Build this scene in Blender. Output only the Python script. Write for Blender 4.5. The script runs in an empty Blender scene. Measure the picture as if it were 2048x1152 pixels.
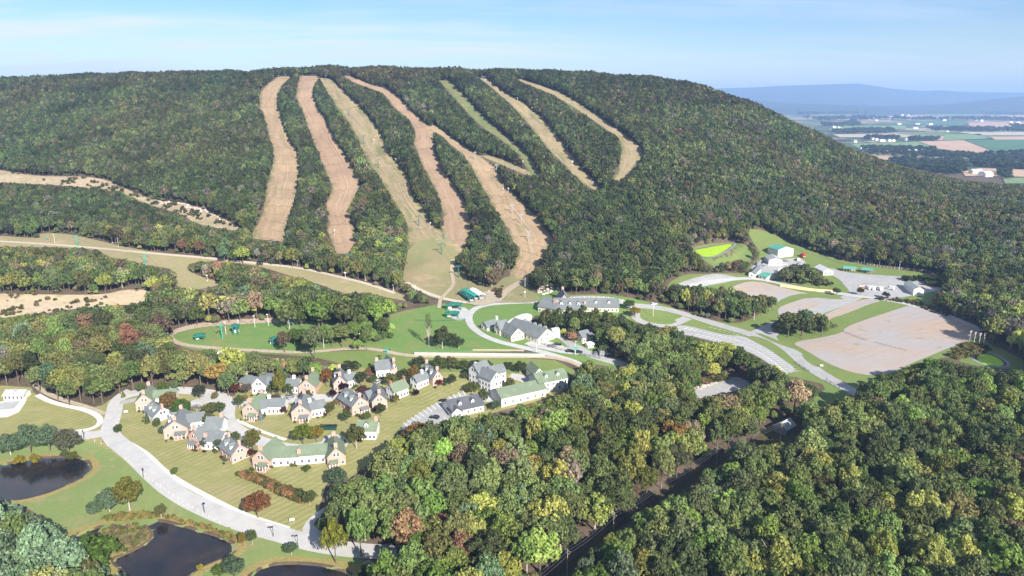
import bpy, math, random, numpy as np
from mathutils import Vector, Matrix
from mathutils.geometry import delaunay_2d_cdt
random.seed(7); RNG = np.random.default_rng(7)
SC = bpy.context.scene; COL = SC.collection
R = math.radians
# ------------------------------------------------------------------ camera
F = 1400.0; W, HH = 2048, 1152
PITCH = math.atan((576-200)/F); CP, SP = math.cos(PITCH), math.sin(PITCH)
CAMZ = 150.0
cd = bpy.data.cameras.new('camera'); cam = bpy.data.objects.new('camera', cd); COL.objects.link(cam)
cam.location = (0, 0, CAMZ); cam.rotation_euler = (math.pi/2-PITCH, 0, 0)
cd.sensor_width = 36; cd.lens = F/W*36; cd.clip_start = 1; cd.clip_end = 80000
SC.camera = cam
def rays(px):
    px = np.asarray(px, float).reshape(-1, 2)
    u = (px[:, 0]-W/2)/F; v = (HH/2-px[:, 1])/F
    return np.stack([u, CP+v*SP, -SP+v*CP], 1)
def proj(P):
    P = np.asarray(P, float).reshape(-1, 3)
    y, z = P[:, 1], P[:, 2]-CAMZ
    d = np.maximum(y*CP-z*SP, 1e-3); up = y*SP+z*CP
    return np.stack([W/2+F*P[:, 0]/d, HH/2-F*up/d, d], 1)
# ------------------------------------------------------------------ terrain (thin plate through surveyed points)
CTRL = []
def cz(px, row, z):
    d = rays([(px, row)])[0]; t = (z-CAMZ)/d[2]; CTRL.append((d[0]*t, d[1]*t, z))
def cD(px, row, D, dz=0):
    d = rays([(px, row)])[0]; t = D/d[1]; p = (d[0]*t, D, CAMZ+d[2]*t+dz); CTRL.append(p); return p
for px, row, z in [
  (-300,1250,0),(500,1250,0),(1024,1250,-1),(1500,1250,-2),(2300,1250,-2),
  (-200,1080,0),(0,1060,0),(250,1080,0),(450,1090,0),(640,1130,0),(0,960,0),(150,930,.2),(330,1000,.6),(600,1010,1.8),(1024,1000,0),(1500,1000,-1),(2048,1000,0),(2300,1000,0),
  (-200,900,.6),(300,905,2.2),(600,915,4.3),(900,900,4),(1200,900,2),(1600,900,1),(2048,900,1),
  (-200,800,4),(0,805,3.5),(250,800,5),(500,800,7),(800,800,7),(1000,800,6),(1300,800,4),(1700,800,3),(2150,800,3),
  (0,700,12),(350,700,13.5),(600,700,13),(900,700,13),(1150,700,12),(1400,700,8),(1700,700,6),(2100,700,6),
  (0,600,22),(300,590,21),(400,650,16),(600,645,16),(900,640,15.5),(1150,620,16.5),(1400,630,10),(1700,620,8),(1950,640,8),
  (200,520,30),(0,483,33),(480,540,27),(700,560,25),(900,580,19.5),(1050,585,19),(1200,580,23),(1330,560,20),(1500,560,14),(1700,560,12),(1850,560,12),(2020,600,10),
  (1430,505,22),(1500,485,23),(1650,510,16.5),(1850,545,13)]:
    cz(px, row, z)
for px, row, D in [(0,420,690),(-400,420,690),(250,450,630),(680,500,555),(820,530,530),(900,545,520),(1000,560,505),(1060,540,525),(1100,490,565),(1200,560,510),(1300,480,590)]:
    cD(px, row, D)
for a, b in [((-400,350,790),(-400,185,1150)),((0,350,790),(0,176,1150)),((250,385,720),(250,166,1150)),((480,460,590),(520,159,1150)),((620,480,570),(600,152,1150)),
  ((850,530,525),(760,152,1150)),((1000,480,570),(900,155,1150)),((1200,400,690),(1050,158,1150)),((1240,360,740),(1200,164,1150)),((1350,440,640),(1350,178,1150)),
  ((1500,430,690),(1500,218,1150)),((1700,440,720),(1700,314,1100)),((1850,430,760),(1850,368,1020)),((2048,430,800),(2048,408,920)),((2400,430,800),(2400,412,900))]:
    p = np.array(cD(*a)); q = np.array(cD(*b))
    for f in (.33, .67):
        m = p+(q-p)*f; m[2] -= 3; CTRL.append(tuple(m))
for x, y, z in [(-1500,1500,120),(-800,1500,130),(-200,1500,130),(200,1500,110),(600,1500,30),(1000,1500,-8),(1500,1500,-10),(-1500,2100,40),(-400,2100,40),(400,2100,10),(1000,2100,-10),
                (700,1200,14),(900,1200,-5),(1000,1080,-4),(1300,1000,-4)]:
    CTRL.append((x, y, z))
CTRL = np.array(CTRL); S_ = 500.0
def _phi(r2): return np.where(r2 > 1e-12, .5*r2*np.log(np.maximum(r2, 1e-12)), 0)
def _solve():
    X = CTRL[:, :2]/S_; n = len(X)
    K = _phi(((X[:, None]-X[None])**2).sum(2))+np.eye(n)*2e-4
    P = np.c_[np.ones(n), X]; A = np.zeros((n+3, n+3)); A[:n, :n] = K; A[:n, n:] = P; A[n:, :n] = P.T
    return X, np.linalg.solve(A, np.r_[CTRL[:, 2], 0, 0, 0])
TX, TW = _solve()
def sstep(a, b, x):
    t = np.clip((x-a)/(b-a), 0, 1); return t*t*(3-2*t)
_ph = RNG.uniform(0, 6.28, (24, 1)); _an = RNG.uniform(0, 3.14, 24); _wl = RNG.uniform(28, 120, 24)
PONDS = []     # (polygon world Nx2, water z, platform z)
def polydist(P, poly):
    """signed distance, negative inside"""
    d2 = np.full(len(P), 1e18); ins = np.zeros(len(P), bool)
    n = len(poly)
    for i in range(n):
        a, b = poly[i], poly[(i+1) % n]; e = b-a
        w = P-a; t = np.clip((w@e)/max(e@e, 1e-9), 0, 1)
        d2 = np.minimum(d2, ((w-t[:, None]*e)**2).sum(1))
        c = (a[1] > P[:, 1]) != (b[1] > P[:, 1])
        with np.errstate(divide='ignore', invalid='ignore'):
            xx = a[0]+(P[:, 1]-a[1])/(b[1]-a[1])*(b[0]-a[0])
        ins ^= c & (P[:, 0] < xx)
    d = np.sqrt(d2); return np.where(ins, -d, d)
def _tps(xs, ys):
    q = np.stack([xs, ys], 1)/S_; out = np.empty(len(q))
    for k in range(0, len(q), 60000):
        r2 = ((q[k:k+60000, None]-TX[None])**2).sum(2); out[k:k+60000] = _phi(r2)@TW[:-3]+TW[-3]+q[k:k+60000]@TW[-2:]
    return out
_g = 5.0; _gx = np.arange(-1900, 1901, _g); _gy = np.arange(100, 2301, _g)
_GZ = _tps(*[a.ravel() for a in np.meshgrid(_gx, _gy)]).reshape(len(_gy), len(_gx))
def _smooth(xs, ys):
    """cubic read-out of the table, so that slopes stay smooth"""
    fx = np.clip((xs-_gx[0])/_g, 1, len(_gx)-2.001); fy = np.clip((ys-_gy[0])/_g, 1, len(_gy)-2.001)
    i = fx.astype(int); j = fy.astype(int); i = np.minimum(i, len(_gx)-3); j = np.minimum(j, len(_gy)-3); u = fx-i; v = fy-j
    def w(t): return [(-t+2*t*t-t**3)/2, (2-5*t*t+3*t**3)/2, (t+4*t*t-3*t**3)/2, (-t*t+t**3)/2]
    wx, wy = w(u), w(v); z = 0
    for b in range(4):
        for a in range(4): z = z+_GZ[j+b-1, i+a-1]*wx[a]*wy[b]
    return z
def hgt(x, y):
    xs = np.asarray(x, float).ravel(); ys = np.asarray(y, float).ravel()
    z = _smooth(np.clip(xs, -1890, 1890), np.minimum(ys, 2290))
    z = z+(-10-z)*sstep(1550, 2250, ys)
    z = np.where(ys > 1200, np.maximum(z, -10), z)
    m = sstep(24, 60, z)*(1-sstep(1300, 1600, ys)); k = np.where(m > 0)[0]
    if len(k):
        n = np.zeros(len(k)); xk, yk = xs[k], ys[k]
        for q in range(24): n += np.sin((xk*math.cos(_an[q])+yk*math.sin(_an[q]))*6.283/_wl[q]+_ph[q, 0])*_wl[q]/120*.45
        z[k] += n*m[k]*1.1
    for poly, zw, zp in PONDS:
        lo = poly.min(0)-16; hi = poly.max(0)+16
        k = np.where((xs > lo[0]) & (xs < hi[0]) & (ys > lo[1]) & (ys < hi[1]))[0]
        if len(k):
            d = polydist(np.stack([xs[k], ys[k]], 1), poly); w = 1-sstep(2, 14, d)
            z[k] = z[k]*(1-w)+zp*w-1.6*(1-sstep(-4.5, .2, d))
    return z
def unproj(px):
    """first hit of pixel rays with the terrain"""
    d = rays(px); n = len(d); out = []
    ts = 150*np.geomspace(1, 120, 150)
    for s in range(0, n, 300):
        dd = d[s:s+300]; m_ = len(dd); X = dd[:, None, :]*ts[None, :, None]
        u = (X[..., 2]+CAMZ).ravel() < hgt(X[..., 0], X[..., 1]); u = u.reshape(m_, -1); u[:, 0] = False
        i = np.where(u.any(1), u.argmax(1), len(ts)-1); hi = ts[i]; lo = ts[i-1]
        for _ in range(15):
            m = (lo+hi)/2; p = dd*m[:, None]
            w = p[:, 2]+CAMZ < hgt(p[:, 0], p[:, 1]); hi = np.where(w, m, hi); lo = np.where(w, lo, m)
        p = dd*hi[:, None]; p[:, 2] += CAMZ; out.append(p)
    return np.vstack(out)
def gpt(px, row): return unproj([(px, row)])[0]
def dense(poly, step=5, closed=True):
    out = []; n = len(poly)
    for i in range(n if closed else n-1):
        a = np.array(poly[i], float); b = np.array(poly[(i+1) % n], float)
        k = max(1, int(np.linalg.norm(b-a)/step))
        for j in range(k): out.append(a+(b-a)*j/k)
    if not closed: out.append(np.array(poly[-1], float))
    return np.array(out)
def smooth_closed(P, it=2):
    P = np.array(P, float)
    for _ in range(it):
        Q = np.roll(P, -1, 0); P = np.stack([.75*P+.25*Q, .25*P+.75*Q], 1).reshape(-1, P.shape[1])
    return P
def smooth_open(P, it=2):
    P = np.array(P, float)
    for _ in range(it):
        a, b = P[:-1], P[1:]
        M = np.stack([.75*a+.25*b, .25*a+.75*b], 1).reshape(-1, P.shape[1])
        P = np.vstack([P[:1], M, P[-1:]])
    return P
POND_A = [(-40,930),(0,931),(60,917),(110,914),(150,912),(178,920),(186,936),(178,950),(150,965),(105,985),(60,998),(20,1004),(-40,1006)]
POND_B = [(140,1078),(150,1068),(190,1055),(235,1046),(270,1036),(310,1038),(350,1046),(400,1060),(450,1075),(478,1092),(470,1108),(440,1120),(400,1138),(350,1175),(300,1200),(240,1200),(250,1150),(215,1120),(250,1108),(290,1088),(304,1072),(296,1058),(270,1046),(245,1048),(215,1060),(190,1072),(175,1085),(158,1098),(142,1092)]
POND_C = [(490,1160),(510,1140),(545,1127),(600,1125),(650,1130),(690,1140),(710,1152),(720,1190),(500,1200)]
ALG_A = [(1385,500),(1400,497),(1440,490),(1462,486),(1470,488),(1455,500),(1436,512),(1410,515),(1395,509)]
ALG_B = [(1948,714),(1958,707),(1974,706),(1992,712),(2008,722),(2014,732),(2000,734),(1975,731),(1955,724)]
def add_pond(px, z, zp):
    d = rays(px); t = (z-CAMZ)/d[:, 2]; P = d*t[:, None]; P = smooth_closed(P[:, :2], 2)
    PONDS.append((P, z, zp)); return P
PA = add_pond(POND_A, -.25, .02); PB = add_pond(POND_B, -.25, .02); PC = add_pond(POND_C, -.25, .02)
_zA = float(hgt([gpt(1430,503)[0]], [gpt(1430,503)[1]])[0]); _zB = float(gpt(1980,720)[2])
PGA = add_pond(ALG_A, _zA-.3, _zA); PGB = add_pond(ALG_B, _zB-.3, _zB)
# ------------------------------------------------------------------ picture masks used to decide where nothing tall stands
def fill(mask, poly, val=True):
    poly = np.array(poly, float); x, y = poly[:, 0], poly[:, 1]
    x2, y2 = np.roll(x, -1), np.roll(y, -1)
    for r in range(max(-100, int(y.min())), min(mask.shape[0]-101, int(y.max())+1)):
        yy = r+.5; c = (y > yy) != (y2 > yy)
        if not c.any(): continue
        xs = np.sort(x[c]+(yy-y[c])/(y2[c]-y[c])*(x2[c]-x[c]))
        for a, b in zip(xs[::2], xs[1::2]):
            i0, i1 = int(max(a, -300))+300, int(min(b, 2345))+300
            if i1 > i0: mask[r+100, i0:i1] = val
MASK = np.zeros((1500, 2650), bool)     # offset (300,100)
def masked(px):
    i = np.clip(px[:, 0].astype(int)+300, 0, 2649); j = np.clip(px[:, 1].astype(int)+100, 0, 1499)
    return MASK[j, i]
def MM(l): return [tuple(p) for p in l]
TRAILS = [
 ('left', [(556,152),(521,183),(519,215),(531,232),(535,263),(550,298),(549,329),(538,364),(533,405),(521,444),(510,463),(512,478)],
          [(587,150),(562,173),(552,201),(562,239),(573,274),(594,305),(597,336),(592,367),(587,402),(576,433),(568,460),(566,485)], 'tan'),
 ('second', [(601,152),(592,194),(604,215),(618,256),(632,291),(646,326),(658,353),(670,378),(656,405),(660,440),(667,485),(676,508)],
          [(642,152),(625,173),(628,204),(649,239),(667,277),(691,315),(708,343),(717,374),(701,405),(694,430),(708,468),(706,508)], 'red'),
 ('third', [(639,156),(674,215),(701,249),(719,284),(740,326),(764,357),(778,385),(799,416),(819,447),(821,478),(827,514),(810,550)],
          [(663,159),(694,190),(733,228),(767,277),(774,305),(795,329),(816,357),(819,388),(840,416),(865,451),(892,473),(893,540)], 'green_tan'),
 ('fourth', [(684,150),(708,166),(750,180),(771,190),(788,215),(823,242),(833,267),(830,294),(847,329),(865,364),(885,399),(889,433),(892,473),(890,510)],
          [(698,150),(729,166),(778,180),(806,204),(826,228),(862,256),(866,274),(868,308),(882,343),(903,367),(924,402),(936,433),(937,461),(922,505)], 'red'),
 ('fifth', [(850,258),(885,270),(899,287),(934,315),(948,340),(962,364),(976,388),(983,405),(996,423),(1014,454),(1031,482),(1041,496),(1036,531),(1020,552)],
          [(866,250),(917,287),(962,315),(993,340),(997,357),(1021,385),(1049,412),(1076,444),(1097,468),(1100,480),(1096,492),(1086,514),(1062,541),(1045,572)], 'tan'),
 ('narrow', [(960,312),(1000,328),(1045,348),(1066,353)], [(975,311),(1015,325),(1060,345),(1070,349)], 'tan_green'),
 ('sixth', [(878,161),(896,183),(920,208),(937,228),(962,253),(1000,277),(1031,301),(1052,327),(1064,350)],
          [(899,162),(924,187),(951,218),(976,242),(1003,267),(1031,291),(1047,303),(1066,327),(1078,352)], 'green'),
 ('seventh', [(951,152),(976,169),(1000,190),(1028,215),(1056,246),(1076,270),(1097,298),(1125,326),(1153,353),(1186,380)],
          [(968,152),(1000,180),(1042,204),(1087,239),(1111,270),(1135,301),(1163,340),(1191,367),(1203,384)], 'green_tan'),
 ('eighth', [(1030,158),(1073,176),(1111,192),(1146,215),(1181,235),(1218,263),(1239,274),(1246,301),(1242,326),(1230,360)],
          [(1048,160),(1082,172),(1125,188),(1165,212),(1200,236),(1249,270),(1284,298),(1281,319),(1262,340),(1238,364)], 'tan_green'),
]
for _i, (_n, _l, _r, _k) in enumerate(TRAILS):      # the crowns lean over the edges: survey the runs a little wider
    q = lambda P, sg: [(x+sg*(1.0+3.2*max(0, min(1, (y-180)/260))), y) for x, y in P]
    TRAILS[_i] = (_n, q(_l, -1), q(_r, 1), _k)
CUT = [(-60,335),(0,340),(69,353),(167,353),(215,360),(250,378),(312,402),(365,405),(417,423),(486,458),(469,463),(392,449),(365,429),(312,414),(278,402),(243,385),(174,376),(121,371),(35,367),(-60,362)]
SLOPE = [(-60,470),(0,472),(76,477),(80,465),(146,469),(215,486),(243,493),(312,505),(399,514),(514,524),(590,538),(700,555),(787,583),(843,604),(850,606),(794,600),(739,587),(680,587),(652,573),(590,555),(521,533),(440,522),(380,525),(372,541),(417,559),(451,566),(417,576),(382,581),(351,576),(354,540),(295,531),(257,521),(208,514),(198,498),(69,494),(-60,494)]
CLIFF = [(-60,590),(0,587),(104,590),(208,590),(243,580),(299,580),(302,594),(278,609),(201,613),(146,618),(87,628),(-60,643)]
BASIN = [(820,485),(893,473),(925,495),(908,522),(922,540),(932,556),(950,570),(985,578),(1010,552),(1045,560),(1060,560),(1052,580),(1080,592),(1078,606),(1000,606),(930,608),(870,600),(830,578),(805,562),(806,550)]
LAWN = [(340,672),(358,660),(417,649),(542,642),(600,645),(791,641),(850,640),(940,636),(945,657),(983,678),(1030,692),(1070,703),(829,708),(805,711),(760,699),(710,700),(600,706),(500,703),(420,700),(370,695),(350,687)]
ISLAND = [(548,660),(560,655),(640,652),(720,645),(790,640),(796,660),(792,680),(720,690),(680,696),(620,698),(556,692)]
SOUTH = [(345,690),(420,700),(600,707),(710,701),(765,701),(810,713),(1100,716),(1140,735),(1160,750),(1080,748),(960,742),(900,745),(850,740),(790,748),(740,738),(690,731),(655,720),(600,711),(480,706),(400,703)]
VILL = [(-200,772),(60,770),(70,790),(140,815),(200,815),(222,797),(262,783),(330,778),(400,782),(465,796),(478,782),(500,771),(545,766),(600,765),(645,760),(660,752),(690,742),(740,724),(850,722),(930,735),(945,740),(1110,740),(1140,775),(1085,800),(1000,822),(960,834),(905,842),(870,852),(800,858),(785,880),(760,910),(715,945),(690,962),(655,962),(648,985),(640,1010),(628,1060),(650,1090),(690,1092),(790,1094),(795,1112),(640,1112),(700,1140),(720,1200),(480,1200),(280,1200),(235,1150),(215,1130),(130,1095),(120,1060),(95,1045),(60,1018),(0,992),(-200,985)]
RZONE = [(1228,618),(1235,602),(1260,598),(1330,608),(1370,626),(1420,640),(1470,648),(1500,640),(1556,600),(1545,590),(1440,592),(1340,588),(1332,568),(1370,548),(1400,548),(1450,546),(1495,548),(1495,535),(1525,512),(1500,475),(1495,458),(1530,460),(1600,495),(1700,525),(1800,540),(1870,548),(1888,560),(1890,575),(1870,590),(1862,602),(1880,622),(1940,648),(1962,662),(1978,690),(2012,702),(2060,728),(2060,742),(1990,737),(1930,728),(1900,712),(1860,722),(1830,737),(1775,750),(1740,762),(1712,786),(1640,815),(1620,800),(1660,772),(1600,757),(1575,752),(1540,725),(1490,695),(1400,678),(1350,662),(1330,652),(1280,648),(1255,640),(1240,628)]
GROVES = [[(1325,592),(1345,570),(1400,572),(1480,577),(1500,590),(1550,598),(1556,618),(1530,632),(1490,645),(1440,642),(1380,622),(1330,606)],
          [(1535,660),(1548,640),(1575,628),(1610,622),(1645,632),(1675,645),(1680,660),(1650,672),(1600,682),(1570,675)],
          [(1552,565),(1565,540),(1590,528),(1612,530),(1640,545),(1665,560),(1668,575),(1610,572)],
          [(1066,642),(1085,630),(1120,634),(1150,621),(1190,634),(1230,632),(1252,642),(1245,672),(1190,668),(1150,678),(1125,668),(1100,655)],
          [(1425,545),(1432,530),(1455,522),(1500,520),(1500,540),(1470,546)]]
ALGZ = [(1380,497),(1400,490),(1470,483),(1500,492),(1507,520),(1480,535),(1440,540),(1412,525),(1400,515)]
EAST = [(1390,795),(1388,782),(1400,772),(1440,765),(1470,750),(1505,768),(1500,776),(1450,786),(1400,798)]
BASEZ = [(940,600),(985,578),(1000,570),(1010,550),(1045,560),(1060,580),(1075,588),(1110,575),(1130,588),(1150,590),(1200,588),(1250,593),(1300,606),(1290,620),(1240,628),(1232,640),(1170,632),(1130,640),(1075,628),(1060,640),(1068,652),(1110,655),(1125,670),(1150,690),(1148,680),(1170,668),(1190,675),(1195,695),(1180,705),(1215,712),(1262,724),(1245,738),(1150,722),(1100,705),(1020,692),(940,650),(850,645),(760,640),(790,625),(880,608)]
WIRE = [(1427,915),(1469,909),(1453,932),(1392,961),(1320,1005),(1240,1054),(1188,1092),(1138,1152),(1110,1200),(1066,1200),(1095,1160),(1129,1131),(1193,1078),(1273,1023),(1373,958)]
SHEDZ = [(1498,888),(1518,868),(1543,852),(1549,838),(1590,835),(1606,850),(1594,876),(1562,890)]
for p in [CUT, SLOPE, CLIFF, BASIN, LAWN, SOUTH, VILL, RZONE, ALGZ, EAST, BASEZ, WIRE, SHEDZ]: fill(MASK, p)
for nm, l, r, k in TRAILS: fill(MASK, l+r[::-1])
for p in GROVES+[ISLAND]: fill(MASK, p, False)
for p in ([(-300,1018),(0,1015),(60,1035),(95,1060),(120,1085),(200,1140),(240,1250),(-300,1250)],): fill(MASK, p, False)
# ------------------------------------------------------------------ materials
MATS = {}
def lin(c):
    if isinstance(c, str):
        v = [int(c[i:i+2], 16)/255 for i in (0, 2, 4)]
        return tuple(x/12.92 if x < .04045 else ((x+.055)/1.055)**2.4 for x in v)
    return tuple(c)
def newmat(name):
    m = bpy.data.materials.new(name); m.use_nodes = True
    nt = m.node_tree; nt.nodes.clear()
    out = nt.nodes.new('ShaderNodeOutputMaterial'); b = nt.nodes.new('ShaderNodeBsdfPrincipled')
    nt.links.new(b.outputs[0], out.inputs[0]); b.inputs['Roughness'].default_value = .9
    b.inputs['Specular IOR Level'].default_value = .15
    return m, nt, b
def N(nt, t, **kw):
    n = nt.nodes.new(t)
    for k, v in kw.items(): setattr(n, k, v)
    return n
def L(nt, a, b): nt.links.new(a, b)
def noise(nt, scale, detail=4, rough=.6, vec=None, stretch=None):
    n = N(nt, 'ShaderNodeTexNoise'); n.inputs['Scale'].default_value = scale; n.inputs['Detail'].default_value = detail; n.inputs['Roughness'].default_value = rough
    if vec is None:
        g = N(nt, 'ShaderNodeNewGeometry'); vec = g.outputs['Position']
    if stretch:
        mp = N(nt, 'ShaderNodeMapping'); mp.inputs['Scale'].default_value = stretch[:3]
        if len(stretch) > 3: mp.inputs['Rotation'].default_value = (0, 0, stretch[3])
        L(nt, vec, mp.inputs[0]); vec = mp.outputs[0]
    L(nt, vec, n.inputs['Vector']); return n.outputs['Fac']
def ramp(nt, fac, stops):
    r = N(nt, 'ShaderNodeValToRGB'); L(nt, fac, r.inputs[0]); e = r.color_ramp.elements
    while len(e) < len(stops): e.new(.5)
    for i, (p, c) in enumerate(stops):
        e[i].position = p; e[i].color = (*lin(c), 1)
    return r.outputs[0]
def mix(nt, f, a, b, mode='MIX'):
    m = N(nt, 'ShaderNodeMix', data_type='RGBA', blend_type=mode)
    for s, v in ((m.inputs[0], f), (m.inputs[6], a), (m.inputs[7], b)):
        if hasattr(v, 'is_linked') or hasattr(v, 'links'): L(nt, v, s)
        elif isinstance(v, (tuple, list)): s.default_value = (*v, 1)
        else: s.default_value = v
    return m.outputs[2]
def mask(nt, fac, a, b):
    r = N(nt, 'ShaderNodeMapRange'); L(nt, fac, r.inputs[0]); r.inputs[1].default_value = a; r.inputs[2].default_value = b
    return r.outputs[0]
def bump(nt, b, fac, d, s=.6):
    n = N(nt, 'ShaderNodeBump'); n.inputs['Strength'].default_value = s; n.inputs['Distance'].default_value = d
    L(nt, fac, n.inputs['Height']); L(nt, n.outputs[0], b.inputs['Normal'])
def ground_mat(name, c1, c2, c3, s1=.06, s2=.7, dirt=None, stretch=None, bd=.25, mow=None):
    m, nt, b = newmat(name)
    a = ramp(nt, noise(nt, s1, 6, .68, stretch=stretch), [(.34, c1), (.66, c2)])
    f = mask(nt, noise(nt, s2, 5, .75, stretch=stretch), .46, .70)
    c = mix(nt, f, a, lin(c3))
    if mow:
        g = N(nt, 'ShaderNodeNewGeometry'); w = N(nt, 'ShaderNodeTexWave'); mp = N(nt, 'ShaderNodeMapping'); mp.inputs['Rotation'].default_value = (0, 0, mow); L(nt, g.outputs['Position'], mp.inputs[0]); L(nt, mp.outputs[0], w.inputs[0])
        w.inputs['Scale'].default_value = .11; w.inputs['Distortion'].default_value = 2.5; w.inputs['Detail'].default_value = 4; w.inputs['Detail Scale'].default_value = .25
        k = N(nt, 'ShaderNodeMath', operation='MULTIPLY'); L(nt, mask(nt, w.outputs['Fac'], .35, .85), k.inputs[0]); L(nt, mask(nt, noise(nt, .03, 4), .3, .7), k.inputs[1])
        c = mix(nt, k.outputs[0], c, tuple(x*.93 for x in lin(c2)))
    if dirt:
        c = mix(nt, mask(nt, noise(nt, s1*1.7, 6, .75), .54, .68), c, lin(dirt))
    c = mix(nt, mask(nt, noise(nt, 1.3, 4, .8), .58, .78), c, tuple(x*.7 for x in lin(c2)))
    L(nt, c, b.inputs['Base Color']); bump(nt, b, noise(nt, 1.6, 3), bd); return m
def flat_mat(name, c, rough=.8, var=.12, scale=1.5, spec=.2):
    m, nt, b = newmat(name); c = lin(c)
    col = ramp(nt, noise(nt, scale, 5, .65), [(.3, tuple(x*(1-var) for x in c)), (.7, tuple(min(1, x*(1+var)) for x in c))])
    if scale < .5: col = mix(nt, mask(nt, noise(nt, .07, 5, .75), .5, .68), col, tuple(x*.84 for x in c)); col = mix(nt, mask(nt, noise(nt, 1.1, 4, .8), .6, .75), col, tuple(x*.86 for x in c))
    L(nt, col, b.inputs['Base Color']); b.inputs['Roughness'].default_value = rough; b.inputs['Specular IOR Level'].default_value = spec
    return m
M = MATS
M['lot_asphalt'] = flat_mat('lot_asphalt', (.355,.348,.335), .9, .06, .3)
M['forest_floor'] = ground_mat('forest_floor', (.05,.038,.024), (.075,.062,.035), (.035,.04,.018), .05, .4, bd=.5)
M['dry_lawn'] = ground_mat('dry_lawn', (.30,.275,.115), (.225,.235,.08), (.36,.315,.155), .035, .35, dirt=(.33,.27,.14), stretch=(.35,1,1,-.7), mow=.75)
M['pond_lawn'] = ground_mat('pond_lawn', (.17,.245,.07), (.215,.265,.09), (.25,.26,.11), .04, .4, dirt=(.29,.26,.13), mow=-.3)
M['green_lawn'] = ground_mat('green_lawn', (.115,.215,.05), (.15,.245,.065), (.20,.235,.085), .02, .25, dirt=(.24,.215,.09), stretch=(.4,1,1,.1), mow=.2)
M['verge'] = ground_mat('verge', (.125,.205,.045), (.18,.225,.07), (.22,.22,.085), .05, .5)
M['ski_grass'] = ground_mat('ski_grass', (.32,.26,.14), (.27,.26,.115), (.36,.285,.165), .03, .3, dirt=(.43,.32,.2))
M['basin_grass'] = ground_mat('basin_grass', (.30,.225,.13), (.20,.22,.09), (.27,.235,.12), .022, .25, dirt=(.40,.29,.18))
M['gravel_road'] = flat_mat('gravel_road', (.5,.43,.34), .95, .15, .8)
M['dirt_path'] = flat_mat('dirt_path', (.40,.33,.24), .95, .2, .6)
M['asphalt'] = flat_mat('asphalt', (.47,.455,.435), .9, .07, .25)
M['concrete'] = flat_mat('concrete', (.47,.458,.44), .9, .08, .3)
M['grey_asphalt'] = flat_mat('grey_asphalt', (.37,.362,.35), .9, .1, .25)
M['paint'] = flat_mat('paint', (.8,.8,.78), .8, .05)
M['pale_path'] = flat_mat('pale_path', (.66,.62,.55), .9, .08)
M['reeds'] = ground_mat('reeds', (.33,.25,.09), (.25,.22,.07), (.40,.32,.14), .1, .8, bd=.6)
M['sand'] = ground_mat('sand', (.55,.45,.25), (.5,.37,.27), (.62,.54,.38), .05, .3, dirt=(.30,.24,.12), bd=.9)
M['rubble'] = ground_mat('rubble', (.50,.36,.29), (.56,.45,.36), (.3,.24,.14), .12, .6, dirt=(.2,.19,.09), bd=.9)
def lot_mat():
    m, nt, b = newmat('gravel_lot')
    a = ramp(nt, noise(nt, .022, 6, .68, stretch=(.5,1,1,.5)), [(.40, (.355,.335,.33)), (.60, (.41,.31,.235))])
    c = mix(nt, mask(nt, noise(nt, .12, 6, .75, stretch=(.3,1,1,.5)), .56, .70), a, (.43,.30,.21))
    c = mix(nt, mask(nt, noise(nt, .33, 6, .8, stretch=(.25,1,1,.5)), .56, .72), c, (.45,.43,.41))
    g = N(nt, 'ShaderNodeNewGeometry'); w = N(nt, 'ShaderNodeTexWave'); mp = N(nt, 'ShaderNodeMapping'); mp.inputs['Rotation'].default_value = (0, 0, 1.05); L(nt, g.outputs['Position'], mp.inputs[0]); L(nt, mp.outputs[0], w.inputs[0])
    w.inputs['Scale'].default_value = .05; w.inputs['Distortion'].default_value = 1.5; w.inputs['Detail'].default_value = 3; w.inputs['Detail Scale'].default_value = .4
    k = N(nt, 'ShaderNodeMath', operation='MULTIPLY'); L(nt, mask(nt, w.outputs['Fac'], .86, 1.1), k.inputs[0]); L(nt, mask(nt, noise(nt, .05, 4), .4, .7), k.inputs[1])
    c = mix(nt, k.outputs[0], c, (.30,.235,.19)); c = mix(nt, mask(nt, noise(nt, .09, 6, .8), .6, .7), c, (.22,.21,.1))
    L(nt, c, b.inputs['Base Color']); return m
M['gravel_lot'] = lot_mat()
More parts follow.
